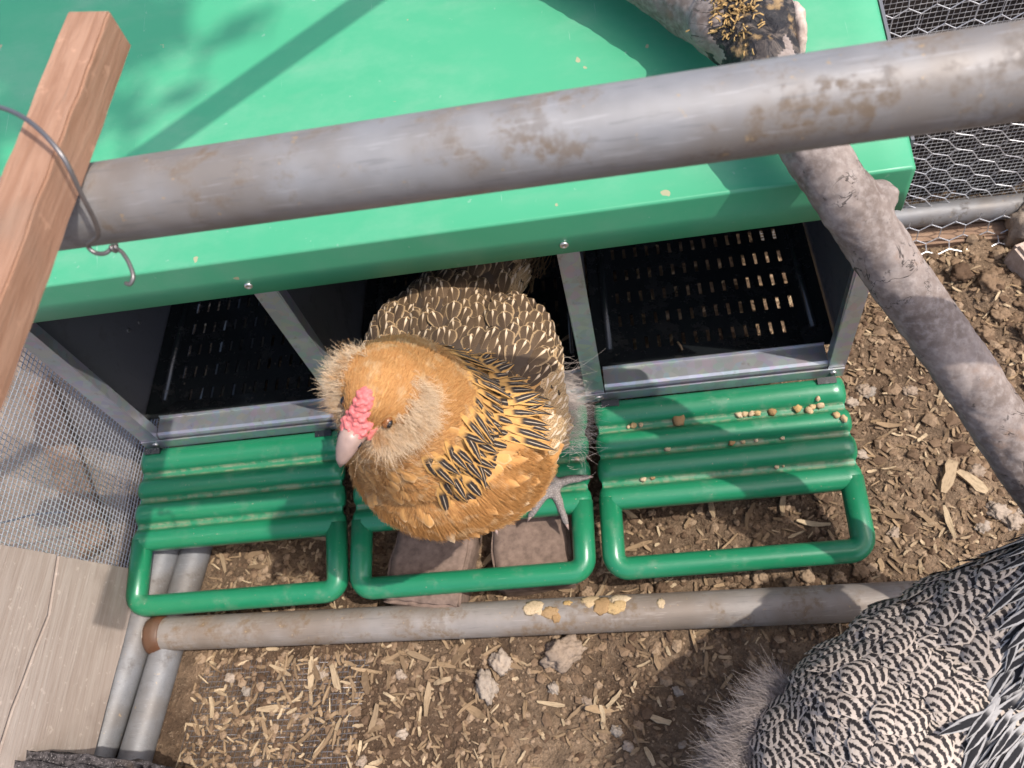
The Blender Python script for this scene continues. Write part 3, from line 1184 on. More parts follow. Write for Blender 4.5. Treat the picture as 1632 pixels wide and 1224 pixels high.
def perch_me(x0, x1):
    ls = np.linspace(-0.0015, 0.1355, 76)
    W2, xc = (x1 - x0) / 2, (x0 + x1) / 2
    offs = [0.0, 0.0015, 0.004, 0.0075, 0.012, 0.018]
    xs_t = [(-1, o) for o in offs] + [(0, t) for t in (-0.8, -0.4, 0, 0.4, 0.8)] + [(1, o) for o in offs[::-1]]
    bm = bmesh.new()
    top = []
    for l in ls:
        h, ins = ridge_h(l)
        row = []
        for s, o in xs_t:
            if s == 0:
                x = xc + o * W2 * 0.85
                k = 1.0
            else:
                x = xc + s * (W2 - ins - o * (1.0 if h > 0.002 else 0.6))
                k = math.sin(min(1.0, o / 0.0125) * math.pi / 2) ** 0.6
            hh = 0.001 + h * k
            row.append(bm.verts.new(pl(x, l, hh)))
        top.append(row)
    bot = []
    for l in ls:
        h, ins = ridge_h(l)
        bot.append([bm.verts.new(pl(xc - (W2 - ins - 0.0006), l, -0.007)), bm.verts.new(pl(xc + (W2 - ins - 0.0006), l, -0.007))])
    n = len(xs_t)
    for j in range(len(ls) - 1):
        for i in range(n - 1):
            bm.faces.new((top[j][i], top[j + 1][i], top[j + 1][i + 1], top[j][i + 1]))
        bm.faces.new((top[j][0], bot[j][0], bot[j + 1][0], top[j + 1][0]))
        bm.faces.new((top[j][-1], top[j + 1][-1], bot[j + 1][1], bot[j][1]))
        bm.faces.new((bot[j][0], bot[j][1], bot[j + 1][1], bot[j + 1][0]))
    bm.faces.new([bot[0][0]] + top[0] + [bot[0][1]])
    bm.faces.new([bot[-1][1]] + top[-1][::-1] + [bot[-1][0]])
    return bm_me('perch', bm)


PERCH_X = ((-0.0185, 0.2670, -0.065, 0.020), (0.2840, 0.5905, -0.050, -0.040), (0.5990, 0.9040, -0.035, 0.015))
for i, (x0, x1, fa, fb) in enumerate(PERCH_X):
    FLARE[:] = fa, fb, x0, x1
    p = part('perch', perch_me(x0, x1), PLAS, BX, True)
    p['label'] = ('perch of green plastic half in the shade, at the left end', 'green plastic perch the buff hen stands on', 'sunlit green plastic perch with crumbs of dirt, at the right end')[i]
    r = 0.0138
    xa, xb, l0, l1, cr = x0 + r - 0.001, x1 - r + 0.001, 0.120, 0.2055, 0.017
    pts = [(xa, l0, .0)]
    for k in range(9):
        a = math.pi - k * math.pi / 16
        pts.append((xa + cr + cr * math.cos(a), l1 - cr + cr * math.sin(a), 0.0))
    for k in range(9):
        a = math.pi / 2 - k * math.pi / 16
        pts.append((xb - cr + cr * math.cos(a), l1 - cr + cr * math.sin(a), 0.0))
    pts.append((xb, l0, .0))
    part('perch_bar', tube_me('perch_bar', [pl(*q) for q in pts], r, 20), PLAS, p, True)
    # hinge lugs reach through the strip
    for xx in (x0 + 0.022, x1 - 0.022):
        bm = bmesh.new()
        vs_ = box_bm(bm, xx - 0.011, xx + 0.011, -0.004, 0.004, -0.004, 0.0045)
        bmesh.ops.transform(bm, matrix=Matrix.Translation(pl(0, 0.004, 0.0105)) @ Matrix.Rotation(TH, 4, 'X'), verts=vs_)
        part('hinge_slot', bm_me('hinge_slot', bm), BLKP, p)

# dried crumbs lying on the right perch
FLARE[:] = 0.0, 0.0, 0.0, 1.0
spots = [(0.702, 0.0315, .0075), (0.646, 0.0325, .004), (0.655, 0.0325, .003), (0.640, 0.0335, .0025), (0.775, 0.0325, .004), (0.782, 0.032, .0035), (0.790, 0.0325, .004), (0.797, 0.0325, .004),
         (0.814, 0.0325, .005), (0.845, 0.0315, .005), (0.862, 0.031, .004), (0.872, 0.0305, .005), (0.858, 0.036, .005), (0.868, 0.025, .003), (0.684, 0.0665, .0035), (0.762, 0.066, .004), (0.775, 0.0665, .0025),
         (0.791, 0.0655, .0028), (0.822, 0.0665, .0025), (0.651, 0.1005, .0035), (0.662, 0.1, .003), (0.81, 0.1, .003), (0.818, 0.0995, .002), (0.885, 0.047, .004), (0.893, 0.053, .004), (0.572, 0.067, .003)]
for i, (x, l, s) in enumerate(spots):
    h, _ = ridge_h(l)
    c = pl(x, l, 0.0012 + h + s * 0.35)
    if i == 0:
        nm, lb, gp = 'dirt_crumb', 'largest dry dirt crumb, in the first groove of the right perch', None
    elif x < 0.6:
        nm, lb, gp = 'dirt_crumb', 'single tiny crumb on the middle perch beside the hen', None
    else:
        nm, lb, gp = 'dirt_crumb', 'small tan crumb of dry dirt stuck on the right perch', 'crumbs on the right perch'
    o = link(nm, rock_me(nm, s * 1.2, s, s * .8, i + 200, 0.45, 2), CRUSTM, None, True)
    o.location = c
    o.rotation_euler = (0.27, 0, random.uniform(0, 6))
    tag(o, lb, 'crumb', gp)


for (x, y, rz, sc, lab) in ((0.577, 0.085, 0.5, 0.8, 'curled tan wood chip lying in the middle nest tray beside the hen'), (0.715, 0.052, 1.9, 0.5, 'small splinter lying at the front of the right nest tray')):
    o = bpy.data.objects.new('wood_chip', chip_meshes[3])
    COL.objects.link(o)
    o.location = (x, y, 0.0085)
    o.rotation_euler = (0.2, 0.1, rz)
    o.scale = (sc, sc, sc)
    tag(o, lab, 'wood chip')

# ------------------------------------------------------------------ pipes
def pipe(name, a, b, r, mat, label, wall=0.0022, n=28):
    a, b = Vector(a), Vector(b)
    c = (a + b) / 2
    k = max(2, int((b - a).length / 0.02))
    V, F = tube_vf([a.lerp(b, i / k) - c for i in range(k + 1)], r, n, caps=False)
    nv = len(V)
    for ring in (0, k):                                # open ends with a wall thickness
        ax = (b - a).normalized()
        cc = a.lerp(b, ring / k) - c
        inner = [cc + (V[ring * n + j] - cc) * (1 - wall / r) for j in range(n)]
        deep = [q + ax * (0.04 if ring == 0 else -0.04) for q in inner]
        o0 = len(V)
        V += inner + deep
        for j in range(n):
            j2 = (j + 1) % n
            F.append((ring * n + j, ring * n + j2, o0 + j2, o0 + j))
            F.append((o0 + j, o0 + j2, o0 + n + j2, o0 + n + j))
    o = link(name, me_from(name, V, F), mat, None, True)
    o.location = c
    return tag(o, label, 'pipe')


up = pipe('metal_pipe', (0.17, -0.1866, 0.5942), (1.25, -0.2194, 0.6162), 0.0225, GALV, 'dirty grey round pipe across the top in front of the green lid')
low = pipe('metal_pipe', (-0.006, -0.2338, -0.1), (0.98, -0.259, -0.1), 0.0215, GALV_OLD, 'weathered grey pipe lying across the soil in front of the perches')
V, F = tube_vf([Vector((x, -0.2335 - 0.0256 * (x + .018), -0.1)) - low.location for x in np.linspace(-0.0055, 0.016, 8)], [0.0216, 0.0235, 0.0245, 0.0242, 0.0246, 0.024, 0.0232, 0.0218], 24, wob=0.0022)
link('weld_joint', me_from('weld_joint', V, F), RUST, low, True)
pipe('metal_pipe', (-0.082, -0.66, -0.1), (0.055, 0.37, -0.1), 0.0210, GALV_BLUE, 'grey bottom pipe along the weathered board, welded to the lower cross pipe')
pipe('metal_pipe', (-0.033, -0.64, -0.114), (0.085, 0.37, -0.114), 0.0205, GALV_BLUE, 'half buried grey pipe lying right of the bottom pipe along the board')
pipe('metal_pipe', (0.925, 0.278, -0.066), (1.225, 0.274, -0.076), 0.0170, GALV_BLUE, 'short grey pipe across the wire fence at the right')

# dried feed crusts on the lower pipe
for i, (x, an, sx, sy) in enumerate(((0.505, 0.55, .013, .010), (0.524, 0.2, .010, .008), (0.545, 0.75, .005, .004), (0.572, 0.9, .012, .010), (0.586, 0.55, .012, .012), (0.600, 0.3, .009, .008), (0.606, 0.95, .012, .008), (0.607, 0.5, .009, .008), (0.530, -0.1, .006, .006), (0.655, 0.45, .005, .006))):
    y0 = -0.2335 - 0.02556 * (x + .018)
    rr = 0.0212
    c = Vector((x, y0 + rr * math.sin(an - 0.25), -0.1 + rr * math.cos(an - 0.25)))
    bm = bmesh.new()
    bmesh.ops.create_icosphere(bm, subdivisions=3, radius=1.0)
    for v in bm.verts:
        d = v.co.copy()
        k = 1 + 0.4 * noise.noise(d * 1.6 + Vector((i * 5, 0, 0))) + 0.3 * noise.noise(d * 4.5 + Vector((i * 3, 2, 0)))
        v.co = Vector((d.x * sx * k, d.y * sy * k, d.z * 0.0016 * (0.6 + k * .5)))
        v.co.z -= (v.co.y ** 2) / (2 * rr)
    o = link('feed_crust', bm_me('feed_crust', bm), CRUSTM, None, True)
    o.location = c
    o.rotation_euler = (-(an - 0.25), 0, -0.03)
    tag(o, 'crust of dried tan feed stuck on the middle of the lower pipe', 'crust', 'dried feed on the lower pipe')

# ------------------------------------------------------------------ square stick tied to the pipe
A, B = Vector((0.3705, -0.104, 0.645)), Vector((0.337, -0.372, 0.6155))
d = (A - B).normalized()
zc = Vector((0.6401, -0.5222, 0.8966)) - (A + B) / 2
side = d.cross(zc).normalized()
upv = side.cross(d).normalized()
q = math.radians(42)
X = (side * math.cos(q) + upv * math.sin(q)).normalized()
Y = d.cross(X).normalized()
Mst = Matrix((X, Y, d)).transposed()
ST = root('wooden_stick', (A + B) / 2, 'square reddish brown wooden stick wired across the top pipe at upper left', 'stick')
bm = bmesh.new()
L = (A - B).length / 2
h = 0.0126
bmesh.ops.create_cube(bm, size=1.0)
bmesh.ops.scale(bm, vec=(2 * h, 2 * h, 2 * L), verts=bm.verts)
bmesh.ops.bevel(bm, geom=list(bm.edges), offset=0.0012, segments=2, affect='EDGES')
bmesh.ops.subdivide_edges(bm, edges=[e for e in bm.edges if e.calc_length() > 0.1], cuts=50, use_grid_fill=True)
for v in bm.verts:
    n = noise.noise(v.co * 60)
    v.co.x += 0.0007 * n
    v.co.y += 0.0007 * noise.noise(v.co * 60 + Vector((7, 0, 0)))
me = bm_me('stick_body', bm)
o = link('shaft', me, STICKM, ST)
o.matrix_local = Mst.to_4x4()
for k, (zz, s) in enumerate(((-0.005, 0.005), (-0.075, 0.0045))):
    pm = rock_me('dirt_patch', s * 1.0, s * 0.8, s * 1.6, 300 + k, 0.5, 2)
    o = link('dirt_patch', pm, CRUSTM, ST, True)
    o.location = Mst @ Vector((-0.0095 + 0.004 * k, -0.0095 + 0.004 * (1 - k), zz))
    o.rotation_euler = Mst.to_euler()
    o.scale = (0.45, 0.45, 0.6)

C0 = (A + B) / 2


def around(ax, ang, r):
    return C0 + d * ax + (side * math.cos(ang) + upv * math.sin(ang)) * r


wp = [(0.322, -0.172, 0.645), (0.328, -0.170, 0.6535), (0.3506, -0.1845, 0.6600), (0.3695, -0.1996, 0.6590), (0.3821, -0.2141, 0.6505), (0.381, -0.2206, 0.6313), (0.3779, -0.2224, 0.6153), (0.3735, -0.2233, 0.6048),
      (0.3615, -0.2207, 0.5965), (0.3625, -0.2223, 0.5918), (0.3679, -0.223, 0.5905), (0.3722, -0.2207, 0.5912)]
WT = root('tie_wire', C0, 'bent grey tie wire wrapped round the stick with a hooked end', 'wire')
part('wrap', tube_me('wrap', catmull(wp, 8), 0.00125, 8), WIRED, WT, True)
tw = [Vector((0.3722, -0.2207, 0.5912)) + Vector((0.0008 * t, 0, 0)) + Vector((0, math.cos(t * 2.1), math.sin(t * 2.1))) * 0.0018 for t in range(6)]
tw += [Vector(q_) for q_ in ((0.378, -0.2232, 0.5887), (0.3819, -0.2293, 0.5868), (0.3844, -0.2365, 0.5843), (0.3822, -0.2400, 0.5823), (0.3795, -0.2392, 0.5825))]
part('twisted_end', tube_me('twisted_end', catmull(tw, 7), 0.0012, 8), WIRED, WT, True)

# ------------------------------------------------------------------ branch
BR = root('tree_branch', (0.85, -0.08, 0.33), 'smooth grey tree branch slanting across the right end of the nest box', 'branch')
pts = [(1.055, -0.32, 0.06), (1.025, -0.273, 0.118), (0.975, -0.22, 0.182), (0.932, -0.168, 0.239), (0.875, -0.111, 0.312), (0.820, -0.059, 0.389), (0.7886, -0.0009, 0.4254), (0.7770, 0.064, 0.437)]
rad = [0.026, 0.0255, 0.0255, 0.0245, 0.0242, 0.024, 0.0245, 0.030]


def sweep(pts, rad, step=0.006):
    cp = catmull(pts, 24)
    rr = np.interp(np.linspace(0, len(pts) - 1, len(cp)), range(len(pts)), rad)
    out, last = [], None
    for q_, r_ in zip(cp, rr):
        if last is None or np.linalg.norm(q_ - last) > step:
            out.append((tuple(q_), r_ * (1 + 0.03 * noise.noise(Vector(q_) * 22))))
            last = q_
    return out


lp = [(0.770, 0.074, 0.437), (0.7552, 0.1016, 0.4385), (0.7233, 0.1386, 0.4460), (0.6894, 0.1729, 0.4570), (0.6539, 0.2046, 0.4680), (0.6116, 0.238, 0.4800), (0.53, 0.30, 0.50), (0.44, 0.37, 0.525)]
bs = sweep(pts, rad) + sweep(lp, [0.033, 0.0345, 0.034, 0.0335, 0.033, 0.032, 0.030, 0.028])
bs += [((0.7720, 0.066, 0.440), (0.033, 0.033, 0.030)), ((0.754, 0.080, 0.446), (0.031, 0.031, 0.025)), ((0.792, 0.068, 0.441), (0.022, 0.028, 0.024))]
bs += [((0.838, -0.074, 0.362), 0.021), ((0.846, -0.070, 0.368), 0.019), ((0.8535, -0.0675, 0.3725), 0.0150), ((0.8575, -0.067, 0.3755), 0.0105), ((0.8605, -0.0675, 0.3775), 0.0072), ((0.8625, -0.0685, 0.379), 0.0045)]
br_me = blob(bs, 0.0024, 5, 'trunk')
Jc = Vector((0.773, 0.062, 0.444))


def bark_relief(p):
    k = max(0.0, 1 - ((p - Jc).length - 0.018) / 0.022) if (p - Jc).length > 0.018 else 1.0
    kk = max(0.0, 1 - (p - Vector((0.861, -0.068, 0.378))).length / 0.014)
    return (0.0012 * noise.noise(p * 48) + 0.0007 * noise.noise(p * 130) - 0.0010 * max(0.0, 0.2 - abs(noise.noise(p * 28))) / 0.2
            + k * (0.0036 * noise.noise(p * 75) + 0.002 * noise.noise(p * 170) - 0.004 * abs(noise.noise(Vector((p.x * 120, p.y * 45, p.z * 60)))))
            + kk * 0.003 * noise.noise(p * 150))


displace(br_me, bark_relief)
tr = part('trunk', br_me, BARK, BR, True)
br_me.materials.append(CHAR)
for p in br_me.polygons:
    w = p.center + BR.location
    e = (w - Vector((0.777, 0.058, 0.447)))
    if (e.x / 0.036) ** 2 + (e.y / 0.042) ** 2 + (e.z / 0.05) ** 2 < 1.0 + 0.7 * noise.noise(w * 70):
        p.material_index = 1
cut = blob([((0.8085, 0.063, 0.438), (0.0072, 0.024, 0.022))], 0.0016, 2, 'cut')
displace(cut, lambda p: 0.0012 * noise.noise(p * 180) + 0.001 * noise.noise(Vector((p.x * 400, p.y * 60, p.z * 60))))
part('cut_stub', cut, CUTW, BR)
# golden shreds of bark caught on the burl
bvh = BVHTree.FromPolygons([v.co + BR.location for v in br_me.vertices], [tuple(p.vertices) for p in br_me.polygons])
lines = []
for i in range(230):
    tx, ty = random.gauss(0.756, 0.0105), random.gauss(0.070, 0.016)
    hit = bvh.ray_cast(Vector((tx, ty, 0.60)), Vector((0, 0, -1)))
    if hit[0] is None:
        continue
    p0 = hit[0] + hit[1] * 0.0008
    dr = Vector((random.gauss(0, 1), random.gauss(0, 1), random.gauss(0, .5))).normalized() * random.uniform(0.003, 0.008)
    lines.append([p0, p0 + dr * 0.5 + hit[1] * 0.0015, p0 + dr + hit[1] * random.uniform(-0.001, 0.002)])
o = part('bark_shreds', many_tubes_me('bark_shreds', lines, 0.0007, 3), CRUSTM, BR)
o['kind'] = 'stuff'

# ------------------------------------------------------------------ wire mesh on the left and the kick board below it
def wob(p, k=0.0012):
    return Vector(p) + Vector((noise.noise(Vector(p) * 9) * k, noise.noise(Vector(p) * 9 + Vector((4, 0, 0))) * k, noise.noise(Vector(p) * 9 + Vector((0, 4, 0))) * k))


MX = -0.040
WM = root('wire_mesh', (MX, 0.0, GZ), 'fine square galvanised wire mesh panel left of the nest box', 'wire mesh')
pit = 0.0066
lines = []
bulge = lambda y, z: 0.004 * noise.noise(Vector((y * 6, z * 6, 3)))
for i in range(int(0.78 / pit)):
    y = -0.42 + i * pit
    lines.append([wob((MX + bulge(y, z), y, z), 0.0006) for z in np.linspace(-0.10, 0.44, 12)])
for j in range(int(0.54 / pit)):
    z = -0.10 + j * pit
    lines.append([wob((MX + 0.0009 + bulge(y, z), y, z), 0.0006) for y in np.linspace(-0.42, 0.36, 16)])
o = part('wire_grid', many_tubes_me('wire_grid', lines, 0.00058, 4), WIREM, WM)
o['kind'] = 'stuff'
# loose end of wire poking through the mesh
o = link('wire_end', tube_me('wire_end', catmull([(-0.19, -0.118, 0.035), (-0.14, -0.121, 0.046), (-0.10, -0.117, 0.050), (-0.06, -0.115, 0.044)], 6), 0.0012, 6), WIRED)
tag(o, 'dark loose wire end behind the fine mesh at the left edge', 'wire')

KB = root('weathered_board', (-0.034, -0.30, -0.07), 'weathered pale plywood board with a long crack at lower left', 'board')
# outline in (y, z); the sheet is 9 mm thick and leans a little; a crack parts it in two
crack = [(-0.185, 0.0775), (-0.217, 0.0725), (-0.252, 0.0672), (-0.288, 0.0735), (-0.329, 0.079), (-0.355, 0.0835), (-0.382, 0.085), (-0.425, 0.087)]
botl = [(-0.152, -0.081), (-0.20, -0.0785), (-0.25, -0.0765), (-0.30, -0.072), (-0.35, -0.069), (-0.40, -0.066), (-0.43, -0.064)]


def sheet(name, poly, x, th, mat, parent):
    bm = bmesh.new()
    lean = 0.015
    f = [bm.verts.new((x - lean * (z + 0.08), y, z)) for y, z in poly]
    b = [bm.verts.new((x - lean * (z + 0.08) - th, y, z)) for y, z in poly]
    bm.faces.new(f)
    bm.faces.new(b[::-1])
    k = len(poly)
    for i in range(k):
        bm.faces.new((f[i], b[i], b[(i + 1) % k], f[(i + 1) % k]))
    return part(name, bm_me(name, bm), mat, parent)


gap = 0.0026
sheet('plywood_half', botl + [(y, z - gap) for y, z in crack[::-1]], -0.027, 0.009, BOARDM, KB)
sheet('plywood_half', [(y, z + gap) for y, z in crack] + [(-0.43, 0.30), (-0.232, 0.30)], -0.027, 0.009, BOARDM, KB)
V, F = tube_vf([(-0.0262, -0.182, -0.066), (-0.0255, -0.182, -0.066)], 0.0032, 10)
part('screw', me_from('screw', V, F), WIRED, KB)
V, F = tube_vf([(-0.0256, -0.182, -0.066), (-0.0247, -0.182, -0.066)], 0.0019, 10)
part('screw', me_from('screw', V, F), STEEL, KB)

# dark rough stone block at the near left corner
bm = bmesh.new()
box_bm(bm, -0.24, 0.24, -0.14, 0.14, -0.09, 0.09)
bmesh.ops.bevel(bm, geom=list(bm.edges), offset=0.012, segments=2, affect='EDGES')
bmesh.ops.subdivide_edges(bm, edges=list(bm.edges), cuts=26, use_grid_fill=True)
for v in bm.verts:
    v.co += Vector((noise.noise(v.co * 60), noise.noise(v.co * 60 + Vector((3, 0, 0))), noise.noise(v.co * 75))) * 0.004 + Vector((noise.noise(v.co * 170), noise.noise(v.co * 170 + Vector((3, 0, 0))), noise.noise(v.co * 190))) * 0.0035 + Vector((0, noise.noise(v.co * 18), noise.noise(v.co * 18 + Vector((3, 0, 0))))) * 0.004
o = link('stone_block', bm_me('stone_block', bm), SLABM, None, True)
o.location = (-0.135, -0.512, -0.03)
o.rotation_euler = (0, 0, -0.15)
tag(o, 'rough dark grey stone block at the lower left corner', 'stone')

# a patch of wire mesh half buried in the soil in front of the lower pipe
lines = []
for i in range(34):
    x = 0.055 + i * pit
    lines.append([Vector((x + 0.004 * noise.noise(Vector((x * 5, y * 5, 0))) + 0.10 * (y + 0.35), y, ground_h(x + 0.10 * (y + .35), y) + 0.0014)) for y in np.linspace(-0.45, -0.27, 16)])
for j in range(27):
    y = -0.45 + j * pit
    lines.append([Vector((x + 0.10 * (y + 0.35), y, ground_h(x + 0.1 * (y + .35), y) + 0.0010)) for x in np.linspace(0.055, 0.28, 18)])
BM_ = root('wire_mesh', (0.16, -0.36, GZ), 'square wire mesh half buried in the soil in front of the lower pipe', 'wire mesh')
o = part('wire_grid', many_tubes_me('wire_grid', lines, 0.0005, 3), WIRED, BM_)
o['kind'] = 'stuff'

# beyond the mesh on the left: pale paving slabs and a plank
o = link('paving_slab', box_me('paving_slab', -0.19, 0.19, -0.36, 0.36, -0.02, 0.02, 0.004), CONC)
o.location = (-0.275, -0.03, GZ + 0.010)
o.rotation_euler = (0.01, 0.02, 0.05)
tag(o, 'large tan paving slab behind the fine mesh at the left', 'paving slab')
o = link('wooden_plank', box_me('wooden_plank', -0.022, 0.022, -0.17, 0.17, -0.009, 0.009, 0.002), OLDWOOD)
o.location = (-0.19, 0.03, GZ + 0.042)
o.rotation_euler = (0.0, 0.06, 0.55)
tag(o, 'thin brown plank lying on the slab behind the fine mesh', 'plank')

# ------------------------------------------------------------------ fence at the right
FY = 0.292
WF = root('wire_fence', (1.15, FY, GZ), 'chicken wire over fine square mesh at the upper right behind the nest box', 'fence')
lines = []
for i in range(int(0.78 / pit)):
    x = 0.86 + i * pit
    lines.append([wob((x, FY + 0.012, z), 0.001) for z in np.linspace(-0.125, 0.42, 10)])
for j in range(int(0.545 / pit)):
    z = -0.125 + j * pit
    lines.append([wob((x, FY + 0.0112, z), 0.001) for x in np.linspace(0.86, 1.64, 14)])
o = part('square_mesh', many_tubes_me('square_mesh', lines, 0.00042, 4), WIREM, WF)
o['kind'] = 'stuff'


def hexnet(x0, x1, v0, v1, cw, ch, warp):
    """hexagon netting as separate wire bends; warp maps (x, v) to a place"""
    out = []
    rows = int((v1 - v0) / (ch * 0.75)) + 1
    cols = int((x1 - x0) / cw) + 1
    for r in range(rows):
        for c in range(cols):
            x = x0 + (c + 0.5 * (r % 2)) * cw
            v = v0 + r * ch * 0.75
            top, ur, lr = (x, v + ch / 2), (x + cw / 2, v + ch / 4), (x + cw / 2, v - ch / 4)
            ul = (x - cw / 2, v + ch / 4)
            out.append([warp(*lr), warp(*ur)])
            out.append([warp(*ur), warp(*top)])
            out.append([warp(*top), warp(*ul)])
    return out


def warp_up(x, v):
    # the net sags forward between two ties and its cells pull askew
    k = min(1.0, max(0.0, (0.20 - v) / 0.10))
    xx = x + 0.75 * k * (0.20 - v) + 0.006 * noise.noise(Vector((x * 14, v * 14, 0)))
    zz = v - 0.012 * k * math.sin((x - 0.9) * 20)
    return Vector((xx, FY - 0.004 - 0.012 * k * (0.5 + 0.5 * math.sin(x * 30)), zz))


o = part('hexagon_net', many_tubes_me('hexagon_net', hexnet(0.78, 1.5, -0.075, 0.40, 0.030, 0.036, warp_up), 0.00075, 5), WIREM, WF)
o['kind'] = 'stuff'


def warp_low(x, v):
    # below the pipe the net is bent forward on to the ground
    t = max(0.0, v)
    return Vector((x + 0.004 * noise.noise(Vector((x * 14, v * 14, 5))), 0.254 - 0.010 * t / 0.1 - (0.4 * max(0, t - 0.055)), -0.058 - 0.85 * min(t, 0.055) - 0.25 * max(0, t - 0.055)))


lines = hexnet(0.98, 1.36, 0.0, 0.085, 0.0315, 0.042, warp_low)
o = part('hexagon_net', many_tubes_me('hexagon_net', lines, 0.0008, 5), WIREM, WF)
o['kind'] = 'stuff'
o = link('shade_sheet', box_me('shade_sheet', -0.55, 0.55, -0.009, 0.009, -0.30, 0.30, 0.002), SHADEWOOD)  # added sheet, keeps the view through the fence dark
o.location = (1.38, 0.352, GZ + 0.29)
tag(o, 'dark stained board standing behind the wire fence', 'board')
o = link('wooden_rail', box_me('wooden_rail', -0.16, 0.16, -0.014, 0.014, -0.018, 0.018, 0.004), OLDWOOD)
o.location = (1.14, 0.262, GZ + 0.010)
o.rotation_euler = (0.2, 0.02, -0.03)
tag(o, 'old brown timber rail on the ground below the fence pipe', 'rail')
o = link('stone', rock_me('stone', 0.030, 0.026, 0.05, 77, 0.25), ROCKM, None, True)
o.location = (1.225, 0.252, GZ + 0.03)
tag(o, 'grey upright rock behind the chicken wire at the right edge', 'stone')
o = link('wood_block', box_me('wood_block', -0.022, 0.022, -0.055, 0.055, -0.02, 0.02, 0.005), CUTW)
o.location = (1.222, 0.165, GZ + 0.022)
o.rotation_euler = (0.1, 0.12, 0.35)
tag(o, 'tan worn block of wood on the soil at the right edge', 'block')


# ------------------------------------------------------------------ hens
def feather_me(name, L, W, shape, mat, camber=0.16, curl=0.12, nu=5, nv=7, seed=0):
    r = random.Random(seed)
    V, F, UV = [], [], []
    for j in range(nv):
        v = j / (nv - 1)
        if shape == 'round':
            w = (0.42 + 0.58 * math.sin(math.pi * min(0.5, v * 0.8))) if v < 0.62 else math.sqrt(max(0.0, 1 - ((v - 0.62) / 0.385) ** 2.2))
        elif shape == 'point':
            w = (0.40 + 0.60 * math.sin(math.pi * min(0.5, v))) if v < 0.5 else max(0.02, 1 - ((v - 0.5) / 0.5) ** 1.7)
        else:
            w = (0.45 + 0.55 * math.sin(math.pi * min(0.5, v * 0.8))) if v < 0.6 else max(0.03, 1 - ((v - 0.6) / 0.42) ** 2)
        for i in range(nu):
            u = i / (nu - 1)
            s = (u - 0.5) * 2
            jag = (r.uniform(-.06, .06) if i in (0, nu - 1) and j > 1 else 0)
            V.append((s * (w + jag) * W / 2, v * L + (r.uniform(-.025, .025) * L if j == nv - 1 else 0), -camber * W * s * s * w - curl * L * v * v))
            UV.append((u, v))
    for j in range(nv - 1):
        for i in range(nu - 1):
            F.append((j * nu + i, j * nu + i + 1, (j + 1) * nu + i + 1, (j + 1) * nu + i))
    me = me_from(name, V, F)
    ul = me.uv_layers.new(name='UVMap')
    for lp_ in me.loops:
        ul.data[lp_.index].uv = UV[lp_.vertex_index]
    me.materials.append(mat)
    me.polygons.foreach_set('use_smooth', [True] * len(me.polygons))
    return me


def sample_surface(me, n, seed):
    r = np.random.default_rng(seed)
    me.calc_loop_triangles()
    co = np.empty(len(me.vertices) * 3)
    me.vertices.foreach_get('co', co)
    co = co.reshape(-1, 3)
    tri = np.empty(len(me.loop_triangles) * 3, dtype=np.int32)
    me.loop_triangles.foreach_get('vertices', tri)
    tri = tri.reshape(-1, 3)
    a, b, c = co[tri[:, 0]], co[tri[:, 1]], co[tri[:, 2]]
    nr = np.cross(b - a, c - a)
    ar = np.linalg.norm(nr, axis=1)
    idx = r.choice(len(tri), n, p=ar / ar.sum())
    s, t = np.sqrt(r.random(n)), r.random(n)
    p = a[idx] * (1 - s)[:, None] + b[idx] * (s * (1 - t))[:, None] + c[idx] * (s * t)[:, None]
    vn = np.empty(len(me.vertices) * 3)
    me.vertices.foreach_get('normal', vn)
    vn = vn.reshape(-1, 3)
    nn_ = vn[tri[idx, 0]]
    return p, nn_


class Flow:
    """feathers run from the head along the back to the tail: tangent of the nearest stretch of a guide line"""
    def __init__(self, pts):
        self.P = np.array(catmull(pts, 8))
        T = np.gradient(self.P, axis=0)
        self.T = T / np.linalg.norm(T, axis=1)[:, None]

    def at(self, p):
        d = np.linalg.norm(self.P - np.asarray(p), axis=1)
        w = np.exp(-(d / (d.min() * 0.5 + 0.02)) ** 2 * 1.5)
        t = (self.T * w[:, None]).sum(0) / w.sum()
        return Vector(t / np.linalg.norm(t)), float((np.arange(len(d)) * w).sum() / w.sum() / len(d))


